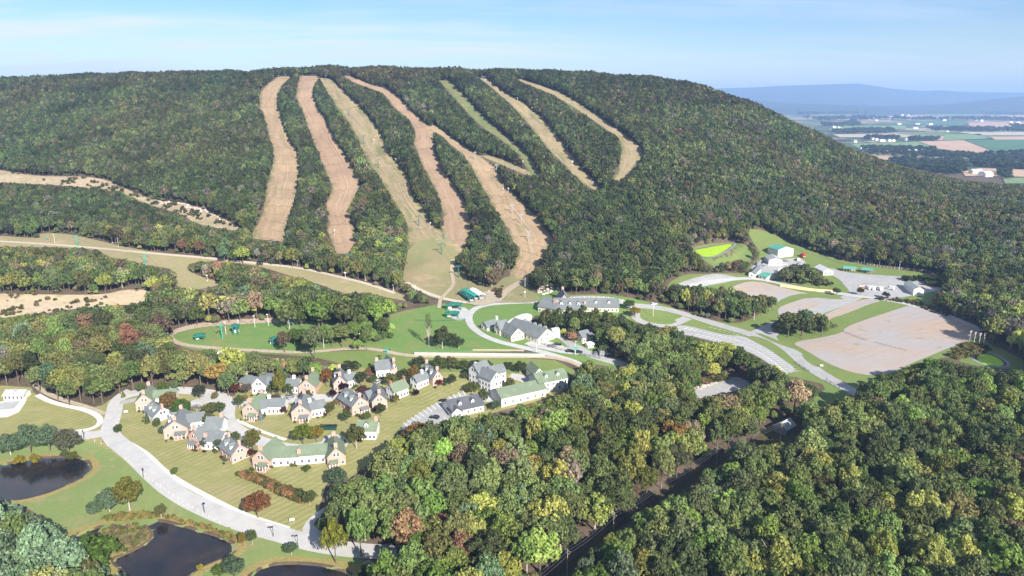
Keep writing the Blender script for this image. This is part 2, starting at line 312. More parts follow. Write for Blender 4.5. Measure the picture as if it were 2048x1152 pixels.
def trail_mat(name, base, alt, grass, gcut):
    """mown and graded slope: streaks down the fall line, faint water bars across it; u across, v along"""
    m, nt, b = newmat(name); base, alt, grass = lin(base), lin(alt), lin(grass)
    uv = N(nt, 'ShaderNodeUVMap'); s2 = N(nt, 'ShaderNodeSeparateXYZ'); L(nt, uv.outputs[0], s2.inputs[0])
    c = ramp(nt, noise(nt, 1, 6, .7, vec=uv.outputs[0], stretch=(7, 16, 1)), [(.33, base), (.67, alt)])
    c = mix(nt, mask(nt, noise(nt, 1, 5, .7, vec=uv.outputs[0], stretch=(2.2, 8, 1)), gcut-.02, gcut+.1), c, grass)
    e = N(nt, 'ShaderNodeMath', operation='PINGPONG'); L(nt, s2.outputs[0], e.inputs[0]); e.inputs[1].default_value = .5
    ed = N(nt, 'ShaderNodeMath', operation='ADD'); L(nt, e.outputs[0], ed.inputs[0]); nz = noise(nt, .09, 5, .75)
    sc = N(nt, 'ShaderNodeMath', operation='MULTIPLY_ADD'); L(nt, nz, sc.inputs[0]); sc.inputs[1].default_value = .8; sc.inputs[2].default_value = -.4; L(nt, sc.outputs[0], ed.inputs[1])
    c = mix(nt, mask(nt, ed.outputs[0], .13, .02), c, tuple(x*.9 for x in grass))
    c = mix(nt, mask(nt, noise(nt, 1, 3, .6, vec=uv.outputs[0], stretch=(22, 2.2, 1)), .60, .70), c, (.44,.34,.23))
    c = mix(nt, mask(nt, noise(nt, 1, 3, .6, vec=uv.outputs[0], stretch=(17, 1.6, 1, .06)), .63, .72), c, tuple(.72*x for x in base))
    w = N(nt, 'ShaderNodeTexWave', bands_direction='Y'); w.inputs['Scale'].default_value = 6.5; w.inputs['Distortion'].default_value = 2.4
    w.inputs['Detail'].default_value = 3; w.inputs['Detail Scale'].default_value = .8; L(nt, uv.outputs[0], w.inputs[0])
    wm_ = N(nt, 'ShaderNodeMath', operation='MULTIPLY'); L(nt, mask(nt, w.outputs['Fac'], .95, 1.02), wm_.inputs[0]); L(nt, mask(nt, noise(nt, .03, 3), .42, .6), wm_.inputs[1])
    c = mix(nt, wm_.outputs[0], c, tuple(.7*x for x in base))
    f = noise(nt, .22, 5, .75)
    c = mix(nt, mask(nt, f, .6, .72), c, (.46,.36,.26)); c = mix(nt, mask(nt, noise(nt, .16, 6, .8), .58, .7), c, grass)
    L(nt, c, b.inputs['Base Color']); bump(nt, b, f, 1.2); return m
M['trail_tan'] = trail_mat('trail_tan', (.30,.21,.125), (.40,.29,.18), (.21,.19,.09), .56)
M['trail_red'] = trail_mat('trail_red', (.29,.195,.125), (.385,.265,.175), (.22,.19,.095), .62)
M['trail_green'] = trail_mat('trail_green', (.15,.165,.065), (.2,.185,.085), (.12,.16,.05), .5)
M['trail_green_tan'] = trail_mat('trail_green_tan', (.25,.20,.11), (.35,.27,.165), (.165,.175,.065), .53)
M['trail_tan_green'] = M['trail_green_tan']; M['trail_edge'] = M['ski_grass']
def water_mat():
    m, nt, b = newmat('pond_water')
    c = ramp(nt, noise(nt, .07, 6, .7), [(.42, (.012,.013,.016)), (.6, (.035,.024,.018)), (.72, (.06,.05,.025))])
    L(nt, c, b.inputs['Base Color']); b.inputs['Roughness'].default_value = .12; b.inputs['Specular IOR Level'].default_value = .5
    bump(nt, b, noise(nt, .9, 3), .03, .25); return m
M['pond_water'] = water_mat()
M['algae_water'] = flat_mat('algae_water', (.42,.62,.03), .5, .12, .3, .4)
M['liner'] = flat_mat('liner', (.3,.29,.3), .6)
M['painted_shade_turf'] = ground_mat('painted_shade_turf', (.09,.075,.03), (.10,.10,.035), (.07,.06,.03), .06, .5)  # turf colour darkened to stand in for the shade of the surrounding trees
# ------------------------------------------------------------------ mesh helpers and tags
def mesh_obj(name, V, Fc, mat, parent=None, smooth=False, mats=None, midx=None, uv=None):
    me = bpy.data.meshes.new(name)
    V = np.asarray(V, np.float32).reshape(-1, 3)
    if isinstance(Fc, np.ndarray):
        n, k = Fc.shape
        me.vertices.add(len(V)); me.vertices.foreach_set('co', V.ravel())
        me.loops.add(n*k); me.loops.foreach_set('vertex_index', Fc.astype(np.int32).ravel())
        me.polygons.add(n); me.polygons.foreach_set('loop_start', np.arange(0, n*k, k, dtype=np.int32)); me.polygons.foreach_set('loop_total', np.full(n, k, np.int32))
    else:
        me.from_pydata(V.tolist(), [], Fc)
    me.update(calc_edges=True); me.validate()
    for mm in (mats or [mat]): me.materials.append(M[mm] if isinstance(mm, str) else mm)
    if midx is not None: me.polygons.foreach_set('material_index', np.asarray(midx, np.int32))
    if uv is not None:
        l = me.uv_layers.new(name='UVMap'); idx = np.empty(len(me.loops), np.int32); me.loops.foreach_get('vertex_index', idx)
        l.data.foreach_set('uv', np.asarray(uv, np.float32)[idx].ravel())
    if smooth: me.polygons.foreach_set('use_smooth', np.ones(len(me.polygons), bool))
    o = bpy.data.objects.new(name, me); COL.objects.link(o)
    if parent: o.parent = parent
    return o
def tag(o, label=None, cat=None, group=None, kind=None):
    if label: o['label'] = label
    if cat: o['category'] = cat
    if group: o['group'] = group
    if kind: o['kind'] = kind
    return o
def struct(o, label=None):
    o['kind'] = 'structure'
    if label: o['label'] = label
    return o
def empty(name, loc, label, cat, group=None, rz=0):
    o = bpy.data.objects.new(name, None); COL.objects.link(o); o.location = loc; o.rotation_euler = (0, 0, rz); o.empty_display_size = .5
    return tag(o, label, cat, group)
class MB:
    """collects boxes, prisms and bars for one mesh"""
    def __init__(s): s.V = []; s.F = []; s.m = []
    def add(s, V, Fc, mi=0):
        n = len(s.V); s.V += [tuple(v) for v in V]; s.F += [tuple(i+n for i in f) for f in Fc]; s.m += [mi]*len(Fc)
    def box(s, c, d, rz=0, mi=0, tilt=None):
        x, y, z = [a/2 for a in d]; P = []
        ca, sa = math.cos(rz), math.sin(rz)
        for i in (-1, 1):
            for j in (-1, 1):
                for k in (-1, 1): P.append((c[0]+i*x*ca-j*y*sa, c[1]+i*x*sa+j*y*ca, c[2]+k*z))
        s.add(P, [(0,1,3,2),(4,6,7,5),(0,4,5,1),(2,3,7,6),(0,2,6,4),(1,5,7,3)], mi)
    def bar(s, a, b, r, n=6, r2=None, mi=0):
        a, b = Vector(a), Vector(b); d = (b-a).normalized(); u = d.orthogonal().normalized(); v = d.cross(u); r2 = r if r2 is None else r2
        P = [a+(u*math.cos(t)+v*math.sin(t))*r for t in [6.283*i/n for i in range(n)]]+[b+(u*math.cos(t)+v*math.sin(t))*r2 for t in [6.283*i/n for i in range(n)]]
        s.add(P, [(i, (i+1) % n, n+(i+1) % n, n+i) for i in range(n)]+[tuple(range(n))[::-1], tuple(range(n, 2*n))], mi)
    def prism(s, prof, a, b, mi=0):
        """profile polygon (list of (u,z)) swept from frame a to b; frames are (origin, udir)"""
        n = len(prof); P = []
        for (o, u) in (a, b):
            for p in prof: P.append((o[0]+u[0]*p[0], o[1]+u[1]*p[0], o[2]+p[1]))
        s.add(P, [(i, (i+1) % n, n+(i+1) % n, n+i) for i in range(n)]+[tuple(range(n))[::-1], tuple(range(n, 2*n))], mi)
    def build(s, name, mat, parent=None, origin=None, mats=None, smooth=False):
        V = np.array(s.V, float)
        if origin is not None: V = V-np.array(origin)
        return mesh_obj(name, V, s.F, mat, parent, smooth, mats, s.m if mats else None)
def sheet(name, mat, poly, off=.06, spacing=4, px=True, smooth_it=1, step=6, label=None, hole=None):
    """a ground cover laid on the terrain inside an outline"""
    P = unproj(dense(smooth_closed(poly, smooth_it), step))[:, :2] if px else np.array(poly)
    keep = [0]
    for i in range(1, len(P)):
        if np.linalg.norm(P[i]-P[keep[-1]]) > spacing*.25: keep.append(i)
    P = P[keep]
    lo, hi = P.min(0), P.max(0)
    gx, gy = np.meshgrid(np.arange(lo[0], hi[0], spacing), np.arange(lo[1], hi[1], spacing))
    G = np.stack([gx.ravel(), gy.ravel()], 1); G = G+RNG.uniform(-.2, .2, G.shape)*spacing
    G = G[polydist(G, P) < -spacing*.35]
    allp = [Vector(p) for p in np.vstack([P, G])]; n = len(P)
    V, _, Fc, *_r = delaunay_2d_cdt(allp, [(i, (i+1) % n) for i in range(n)], [], 1, 1e-4)
    V = np.array([(v.x, v.y) for v in V])
    Fc = np.array([tuple(f) if True else f for f in Fc if len(f) == 3])
    a, b, c = V[Fc[:, 0]], V[Fc[:, 1]], V[Fc[:, 2]]
    fl = ((b-a)[:, 0]*(c-a)[:, 1]-(b-a)[:, 1]*(c-a)[:, 0]) < 0
    Fc[fl] = Fc[fl][:, ::-1]
    z = hgt(V[:, 0], V[:, 1])+off
    return struct(mesh_obj(name, np.c_[V, z], Fc, mat, smooth=True), label)
def resample(P, n):
    P = np.asarray(P, float); d = np.r_[0, np.cumsum(np.linalg.norm(np.diff(P, axis=0), axis=1))]
    t = np.linspace(0, d[-1], n); return np.stack([np.interp(t, d, P[:, k]) for k in range(P.shape[1])], 1)
def wline(px, step=2.0, it=2, is_px=True):
    P = unproj(dense(smooth_open(px, it), 4, False))[:, :2] if is_px else smooth_open(px, it)
    L_ = np.linalg.norm(np.diff(P, axis=0), axis=1).sum(); n = max(3, int(L_/step))
    P = resample(P, n)
    Q = P.copy()
    for _ in range(4): Q[1:-1] = (Q[:-2]+2*Q[1:-1]+Q[2:])/4
    return Q
def normals2(P):
    t = np.gradient(P, axis=0); t /= np.linalg.norm(t, axis=1)[:, None]+1e-9
    return np.stack([-t[:, 1], t[:, 0]], 1)
def strip(name, mat, px, width, off=.12, step=2.0, it=2, k=5, label=None, is_px=True, shift=0):
    P = wline(px, step, it, is_px); nn = normals2(P)
    w = np.interp(np.linspace(0, 1, len(P)), np.linspace(0, 1, len(width)), width) if hasattr(width, '__len__') else np.full(len(P), width)
    s = np.linspace(.5, -.5, k)
    V = P[:, None]+nn[:, None]*(s[None, :, None]*w[:, None, None]+shift)
    V = V.reshape(-1, 2); z = hgt(V[:, 0], V[:, 1])+off
    n = len(P); Fc = np.array([(i*k+j, i*k+j+1, (i+1)*k+j+1, (i+1)*k+j) for i in range(n-1) for j in range(k-1)])
    Fc = Fc[:, ::-1]
    o = mesh_obj(name, np.c_[V, z], Fc, mat, smooth=True)
    return struct(o, label)
# ------------------------------------------------------------------ ground: one sheet from under the camera to the horizon
def build_ground():
    na = 760
    ang = np.tan(np.linspace(-.93, .93, na))
    rr = np.r_[np.geomspace(110, 1500, 560), np.geomspace(1512, 3000, 90), np.geomspace(3100, 19000, 60)]
    A, B = np.meshgrid(ang, rr); X = (A*B).ravel(); Y = B.ravel()
    Z = hgt(X, Y)
    i, j = np.meshgrid(np.arange(len(rr)-1), np.arange(na-1), indexing='ij')
    a = (i*na+j).ravel(); Fc = np.stack([a, a+1, a+na+1, a+na], 1)
    m, nt, b = newmat('ground_cover')
    g = N(nt, 'ShaderNodeNewGeometry'); sp = N(nt, 'ShaderNodeSeparateXYZ'); L(nt, g.outputs['Position'], sp.inputs[0])
    near = ramp(nt, noise(nt, .05, 5), [(.36, (.10,.074,.05)), (.64, (.17,.12,.085))])
    near = mix(nt, mask(nt, noise(nt, .4, 4, .7), .5, .7), near, (.055,.06,.028))
    v = N(nt, 'ShaderNodeTexVoronoi'); v.inputs['Scale'].default_value = .0034; v.inputs['Randomness'].default_value = .85
    mp = N(nt, 'ShaderNodeMapping'); mp.inputs['Rotation'].default_value = (0, 0, .35); mp.inputs['Scale'].default_value = (1, .6, 0)
    L(nt, g.outputs['Position'], mp.inputs[0]); L(nt, mp.outputs[0], v.inputs['Vector'])
    s = N(nt, 'ShaderNodeSeparateColor'); L(nt, v.outputs['Color'], s.inputs[0])
    r = N(nt, 'ShaderNodeValToRGB'); r.color_ramp.interpolation = 'CONSTANT'; L(nt, s.outputs[0], r.inputs[0]); e = r.color_ramp.elements
    cols = [(0, (.10,.18,.07)), (.2, (.40,.29,.19)), (.36, (.15,.22,.09)), (.5, (.46,.38,.26)), (.64, (.07,.11,.05)), (.76, (.28,.27,.15)), (.88, (.38,.27,.17))]
    while len(e) < len(cols): e.new(.5)
    for k, (p, c) in enumerate(cols): e[k].position = p; e[k].color = (*c, 1)
    far = mix(nt, mask(nt, noise(nt, .0016, 5, .7), .50, .56), r.outputs[0], (.028,.05,.026))
    far = mix(nt, mask(nt, noise(nt, .02, 4), .3, .8), far, mix(nt, .3, far, (.2,.18,.1)))
    fm = mask(nt, sp.outputs[1], 1500, 1620)
    L(nt, mix(nt, fm, near, far), b.inputs['Base Color']); bump(nt, b, noise(nt, .8, 3), .3)
    o = mesh_obj('ground', np.stack([X, Y, Z], 1), Fc, m, smooth=True)
    return struct(o, 'brown wood floor and valley ground running out to the plain')
build_ground()
# ski runs
def trail(lft, rgt, kind, desc):
    n, k = 120, 9
    a, b = resample(smooth_open(lft, 2), n), resample(smooth_open(rgt, 2), n)
    jt = lambda sd, q: np.convolve(np.random.default_rng(sd).normal(0, 1, n+8), np.ones(5)/5, 'valid')[:n, None]*np.array([[1, .3]])*np.linspace(1.6, 4.0, n)[:, None]*q
    a = a+jt(len(desc), 1); b = b+jt(len(desc)+9, 1)
    s = np.linspace(0, 1, k); px = a[:, None]*(1-s)[None, :, None]+b[:, None]*s[None, :, None]
    P = unproj(px.reshape(-1, 2)); V = P.copy(); V[:, 2] = hgt(P[:, 0], P[:, 1])+.3
    Fc = np.array([(i*k+j, i*k+j+1, (i+1)*k+j+1, (i+1)*k+j) for i in range(n-1) for j in range(k-1)])[:, ::-1]
    Fc = Fc[(V[Fc, 1] < 1195).all(1)]
    uv = np.stack(np.meshgrid(np.linspace(0, 1, k), np.linspace(0, 1, n)), 2).reshape(-1, 2)
    struct(mesh_obj('ski_trail', V, Fc, 'trail_'+kind, uv=uv, smooth=True), desc)
for (nm, l, r, kd) in TRAILS:
    trail(l, r, kd, f'the {nm} ski run from the left down the mountain face, bare {kd.replace("_", " and ")} summer turf')
sheet('run_out', 'basin_grass', BASIN, .4, 4, label='tan and green run-out at the foot of the ski runs')
M['cut_soil'] = ground_mat('cut_soil', (.42,.31,.21), (.30,.26,.13), (.50,.40,.32), .05, .3, dirt=(.24,.22,.10), bd=.8)
sheet('bank_clearing', 'cut_soil', CUT, .25, 4, label='narrow tan clearing across the wooded slope')
sheet('ski_slope', 'ski_grass', SLOPE, .15, 4, label='dry grass ski slope with a gravel track at the left')
sheet('sand_bank', 'sand', CLIFF, .2, 3, label='eroded pale sand and gravel bank in the left woods')
sheet('ski_lawn', 'green_lawn', LAWN, .10, 4, label='bright green learners slope')
sheet('leaf_litter', 'rubble', [(338,668),(356,655),(417,643),(542,635),(612,637),(612,646),(542,645),(417,652),(360,663),(345,672)], .14, 3, label='pinkish leaf strewn strip at the back of the learners slope')
sheet('south_lawn', 'verge', SOUTH, .07, 4, label='green strip below the valley path')
sheet('village_lawn', 'dry_lawn', VILL, .05, 4, label='mown yellowish lawn round the townhouses and ponds')
sheet('pond_lawn', 'pond_lawn', [(-200,880),(160,880),(200,890),(250,922),(300,958),(360,998),(420,1030),(500,1060),(590,1088),(640,1100),(720,1114),(760,1150),(720,1200),(480,1200),(235,1150),(215,1130),(130,1095),(120,1060),(95,1045),(60,1018),(0,992),(-200,985)], .09, 4, label='greener lawn between main road and ponds')
sheet('lot_verge', 'verge', RZONE, .05, 4, label='grass round the car parks')
sheet('dam_grass', 'verge', ALGZ, .06, 3, label='grass dam below the green reservoir')
sheet('hotel_grounds', 'green_lawn', BASEZ, .08, 4, label='grass round the lodges at the mountain foot')
sheet('lot_east', 'grey_asphalt', EAST, .08, 3, label='small car park in the woods')
sheet('wire_clearing', 'painted_shade_turf', WIRE, .06, 3, label='grassy cut under the power line')
sheet('shed_clearing', 'painted_shade_turf', SHEDZ, .06, 3, label='shaded clearing round the shed')  # tree shade over both clearings is put into the turf colour
sheet('wood_meadow', 'verge', [(1625,812),(1660,790),(1695,776),(1712,784),(1690,800),(1655,815)], .1, 2)
# ponds
def pond(nm, P, z, mat, label):
    c = P.mean(0); Q = c+(P-c)*1.0
    V = [Vector(p) for p in Q]; n = len(V)
    v, _, f, *_r = delaunay_2d_cdt(V, [(i, (i+1) % n) for i in range(n)], [], 1, 1e-4)
    v = np.array([(a.x, a.y, z) for a in v]); f = np.array([tuple(t) for t in f if len(t) == 3])
    a, b, cc = v[f[:, 0]], v[f[:, 1]], v[f[:, 2]]
    fl = np.cross(b-a, cc-a)[:, 2] < 0; f[fl] = f[fl][:, ::-1]
    struct(mesh_obj(nm, v, f, mat), label)
def grow(P, d):
    n = normals2(np.vstack([P[-1:], P, P[:1]]))[1:-1]
    A = .5*np.sum(P[:, 0]*np.roll(P[:, 1], -1)-np.roll(P[:, 0], -1)*P[:, 1])
    return P-n*d*np.sign(A)
pond('pond', grow(PA, .5), -.25, 'pond_water', 'dark pond at the left edge of the lawn')
pond('pond', grow(PB, .5), -.25, 'pond_water', 'dark pond wrapping round a grassy spit')
pond('pond', grow(PC, .5), -.25, 'pond_water', 'dark pond cut by the bottom of the photo')
pond('reservoir', grow(PGA, .4), _zA-.3, 'algae_water', 'lime green reservoir below the mountain')
pond('reservoir', grow(PGB, .4), _zB-.3, 'algae_water', 'small lime green basin by the utility poles')
def rim(P, w, mat, nm, off, lab):
    a, b = grow(P, .3), grow(P, w); n = len(P)
    V = np.vstack([a, b]); z = hgt(V[:, 0], V[:, 1])+off
    Fc = np.array([(i, (i+1) % n, n+(i+1) % n, n+i) for i in range(n)])
    struct(mesh_obj(nm, np.c_[V, z], Fc, mat), lab)
for P in (PA, PB, PC): rim(P, 3.2, 'reeds', 'shore', .1, 'dry yellow reeds along a pond shore')
rim(PGA, 2.2, 'liner', 'reservoir_bank', .12, 'grey liner round the reservoir'); rim(PGB, 2.0, 'liner', 'reservoir_bank', .12, 'grey liner round the basin')
# roads and paths
strip('road', 'asphalt', [(262,782),(238,794),(230,808),(229,825),(221,848),(217,864),(228,880),(257,901),(289,932),(322,964),(357,990),(408,1016),(451,1035),(503,1054),(555,1067),(600,1081),(650,1093),(720,1103),(800,1105)], [7,7.4,7.8,7.8,7.8,7.8,7.8,7.6], .14, label='pale main road sweeping past the lawn')
strip('road', 'asphalt', [(224,862),(205,868),(180,872),(150,871),(100,868)], 7, .15, label='side road to the pool house')
strip('road', 'asphalt', [(645,1090),(625,1078),(618,1055),(640,1035),(665,1020)], 7, .155, label='side road into the woods')
strip('road', 'asphalt', [(232,800),(262,786),(310,782),(360,780),(400,784),(432,788),(455,800),(458,820),(452,838),(470,858),(510,880),(555,893),(600,899),(645,893),(670,882)], 6.5, .16, label='pale village street between the townhouses')
strip('road', 'grey_asphalt', [(240,806),(275,800),(300,794)], 4, .17, label='drive to the first townhouse')
strip('road', 'concrete', [(380,815),(400,800),(425,797),(450,800)], [9,8,7,6], .175, label='paved court behind the left townhouses')
strip('road', 'concrete', [(455,805),(500,806),(560,800),(620,796),(660,798),(700,790),(745,782),(780,785)], [5,8,9,8,8,7,6,6], .18, label='paved court between the two rows of townhouses')
sheet('turning_circle', 'asphalt', [(640,890),(650,873),(672,868),(688,874),(700,885),(690,897),(665,905),(640,905)], .17, 2, label='turning circle behind the long house')
strip('path', 'pale_path', [(75,790),(95,802),(130,812),(165,818),(195,830),(205,842),(195,856),(170,862),(150,863)], 2.6, .13, label='pale curved walk')
strip('path', 'dirt_path', [(68,768),(90,786),(130,802),(170,812),(210,828)], 2.5, .12, label='dirt track into the woods')
strip('path', 'pale_path', [(232,873),(257,886),(296,908),(325,940),(366,967),(418,995),(487,1030),(543,1047),(577,1058)], 2.2, .13, label='gravel walk beside the main road')
strip('path', 'pale_path', [(473,840),(500,853),(530,866),(572,880)], 1.8, .13, label='walk above the village street')
strip('path', 'pale_path', [(437,838),(455,852),(473,867)], 1.6, .13, label='short walk below the village street')
sheet('parking_lot', 'lot_asphalt', [(800,862),(806,850),(825,835),(850,820),(880,803),(910,790),(930,784),(935,800),(925,815),(910,828),(895,838),(878,850),(868,862),(840,868)], .12, 2.5, label='pale car park by the apartments')
strip('road', 'concrete', [(925,800),(960,793),(1000,800),(1050,790),(1075,770),(1050,757),(1020,752)], [7,8,8,8,7,7,6], .13, label='apartment drive')
strip('path', 'gravel_road', [(-60,480),(0,483),(100,489),(200,497),(300,507),(390,514),(450,520),(514,527),(600,536),(670,552),(740,569),(790,587)], 3.6, .25, label='pale gravel track across the ski slope')
strip('path', 'gravel_road', [(812,566),(843,583),(880,597),(935,608),(985,606)], 4.2, .5, label='gravel track to the lift station')
strip('path', 'dirt_path', [(907,520),(903,540),(906,560),(908,572),(890,590),(880,600),(878,618)], 2.6, .52, label='dirt track down from the runs')
strip('path', 'dirt_path', [(1042,565),(1020,577),(1003,592),(992,604)], 6, .5, label='worn dirt track beside the run-out')
strip('road', 'concrete', [(1075,604),(1020,606),(975,609),(948,617),(936,632),(940,650),(960,668),(990,682),(1030,692),(1070,700),(1110,712),(1150,724),(1165,732)], 4.6, .18, label='pale loop road round the lodge lawn')
strip('path', 'dirt_path', [(336,668),(345,683),(370,691),(430,697),(520,702),(600,706),(650,702),(715,696),(760,700),(800,710),(840,713),(920,714),(1050,714),(1100,714),(1140,722),(1160,732)], 3.4, .2, label='grey path below the learners slope')
sheet('parking_lot', 'concrete', [(1045,690),(1060,682),(1095,682),(1120,690),(1150,700),(1165,710),(1130,708),(1090,700)], .15, 2.5, label='paving before the lodge')
strip('road', 'grey_asphalt', [(1110,668),(1135,684),(1155,698),(1185,712),(1225,724),(1265,734)], [4,5,8,7,6,6], .19, label='grey road past the ticket house')
sheet('terrace', 'pale_path', [(1010,648),(1025,636),(1050,626),(1066,630),(1062,644),(1040,648)], .15, 2, label='pale paved terrace by the lodge')
sheet('parking_lot', 'grey_asphalt', [(1115,602),(1140,592),(1200,592),(1245,598),(1255,606),(1220,612),(1140,606)], .12, 3, label='car park behind the hotel')
sheet('parking_lot', 'pale_path', [(1235,645),(1248,632),(1262,640),(1255,655),(1240,655)], .13, 2, label='white paving at the hotel end')
# big lots
sheet('road', 'grey_asphalt', [(1488,668),(1540,655),(1600,634),(1618,638),(1565,662),(1548,678),(1590,698),(1645,735),(1625,738),(1560,702),(1508,682)], .145, 3, label='paved junction below the grove')
strip('road', 'grey_asphalt', [(1250,612),(1290,612),(1330,618),(1370,628),(1420,645),(1480,662),(1520,675),(1560,692),(1600,720),(1640,748),(1690,775),(1740,800)], [6,7,8,9,9,9,9,9,9,9,8,8], .15, label='pale road past the big car parks')
strip('road', 'grey_asphalt', [(1275,618),(1268,630),(1275,642),(1300,650),(1340,652),(1375,636)], 6, .16, label='drive loop before the hotel')
strip('road', 'grey_asphalt', [(1520,670),(1560,650),(1620,628),(1680,604),(1720,590),(1700,570),(1690,558)], [14,13,12,11,12,10,9], .17, label='road climbing between the car parks')
strip('road', 'concrete', [(1715,592),(1650,584),(1580,572),(1530,560),(1490,556),(1430,562),(1380,574),(1345,588)], [7,6,6,6,6,7,7,7], .18, label='pale upper road above the car parks')
strip('road', 'concrete', [(1710,592),(1760,598),(1810,607),(1870,622),(1935,646),(1965,662)], 5, .19, label='lane along the top of the big car park')
strip('road', 'grey_asphalt', [(1515,676),(1560,700),(1610,735),(1640,750)], 4, .14, label='slip lane')
sheet('parking_lot', 'lot_asphalt', [(1345,655),(1365,650),(1400,655),(1450,667),(1490,674),(1510,682),(1545,700),(1575,722),(1592,740),(1580,748),(1555,742),(1530,722),(1500,705),(1450,690),(1400,676),(1360,668)], .12, 2.5, label='curved pale car park with white stall lines')
sheet('parking_lot', 'grey_asphalt', [(1345,572),(1375,560),(1420,548),(1445,548),(1480,556),(1455,565),(1400,574),(1360,584),(1340,584)], .12, 3, label='striped grey car park below the reservoir')
LOTS = [([(1690,655),(1730,640),(1790,620),(1835,606),(1880,620),(1930,642),(1960,662),(1968,672),(1940,680),(1900,695),(1860,712),(1820,728),(1780,748),(1745,752),(1700,745),(1650,725),(1610,700),(1585,688),(1600,682),(1640,676),(1685,666)], 'huge grey and tan gravel car park'),
        ([(1556,616),(1580,604),(1610,596),(1650,594),(1690,598),(1685,604),(1650,614),(1610,626),(1575,636),(1556,630)], 'small tan gravel lot beside the climbing road'),
        ([(1625,642),(1660,624),(1700,606),(1735,597),(1765,601),(1745,612),(1700,630),(1660,646),(1640,650)], 'long tan gravel lot below the lane'),
        ([(1450,584),(1480,566),(1515,562),(1560,574),(1600,584),(1620,588),(1580,600),(1540,606),(1490,600)], 'tan gravel lot behind the grove'),
        ([(1660,535),(1690,545),(1750,550),(1800,553),(1850,560),(1895,572),(1880,582),(1850,586),(1820,592),(1780,600),(1740,596),(1700,580),(1680,560),(1655,545)], 'grey yard of the works area'),
        ([(1500,535),(1530,515),(1560,520),(1600,515),(1615,528),(1600,540),(1560,545),(1530,548),(1505,548)], 'grey yard round the white workshop')]
for P, lab in LOTS: sheet('gravel_lot' if 'yard' not in lab else 'yard', 'gravel_lot' if 'yard' not in lab else 'grey_asphalt', P, .13, 3, label=lab)
sheet('median', 'verge', [(1490,674),(1505,672),(1530,678),(1560,695),(1590,722),(1610,745),(1600,742),(1570,722),(1540,700),(1510,684)], .22, 2, label='bright green island between lot and road')
sheet('median', 'verge', [(1365,650),(1385,648),(1430,658),(1470,668),(1472,672),(1440,668),(1395,656)], .22, 2, label='grass island at the lot head')
sheet('median', 'verge', [(1292,640),(1298,631),(1320,632),(1345,640),(1356,643),(1340,650),(1310,648)], .2, 2, label='grass oval in the drive loop')
sheet('median', 'verge', [(1505,664),(1530,670),(1570,688),(1592,698),(1585,698),(1550,686)], .22, 2, label='long thin grass island')
sheet('median', 'verge', [(1602,708),(1615,712),(1640,732),(1630,734),(1610,720)], .22, 2, label='small grass island by the lot gate')
sheet('bank', 'verge', [(1655,640),(1700,625),(1740,608),(1765,602),(1795,605),(1760,622),(1710,640),(1670,650),(1650,650)], .2, 3, label='green bank above the huge lot')
sheet('bank', 'verge', [(1552,604),(1590,588),(1630,588),(1690,596),(1680,600),(1620,594),(1580,606),(1556,616)], .2, 3, label='green bank by the small lot')
# painted stall lines
def stalls(lpx, ln, pitch, rz, lab, name='parking_lines'):
    P = wline(lpx, pitch, 2); nn = normals2(P); m = MB()
    t = np.stack([nn[:, 1], -nn[:, 0]], 1)
    for p, n_, tt in zip(P, nn, t):
        d = n_*math.cos(rz)+tt*math.sin(rz); e = np.array([-d[1], d[0]])*.15
        q = [p-d*ln/2-e, p-d*ln/2+e, p-d*ln/2*0+e, p-d*ln/2*0-e, p+d*ln/2+e, p+d*ln/2-e]
        z = hgt([a[0] for a in q], [a[1] for a in q])+.21
        m.add([(a[0], a[1], b) for a, b in zip(q, z)], [(0,3,2,1),(3,5,4,2)])
    struct(m.build(name, 'paint'), lab)
stalls([(1372,657),(1420,668),(1480,682),(1520,696),(1560,722),(1585,743)], 5, 2.8, .5, 'stall lines of the outer row')
stalls([(1395,670),(1440,680),(1490,694),(1530,715),(1560,738)], 5, 2.8, .5, 'stall lines of the middle row')
stalls([(1420,655),(1465,667),(1500,680),(1545,704),(1580,728),(1596,742)], 4.5, 2.8, .5, 'stall lines along the green island')
stalls([(812,850),(840,831),(870,813),(900,797),(928,786)], 5, 2.7, .35, 'stall lines along the lawn edge')
stalls([(868,862),(885,846),(905,830),(925,812)], 5, 2.7, .35, 'stall lines along the dark roofed house')
stalls([(1365,572),(1400,562),(1440,553)], 5, 2.8, .2, 'stall lines of the striped lot')
stalls([(1130,600),(1170,597),(1215,597),(1245,602)], 5, 2.8, .1, 'stall lines behind the hotel')
strip('parking_lines', 'paint', [(1480,688),(1515,702),(1545,722),(1575,748)], .35, .22, k=2, label='long white divider line in the curved lot')
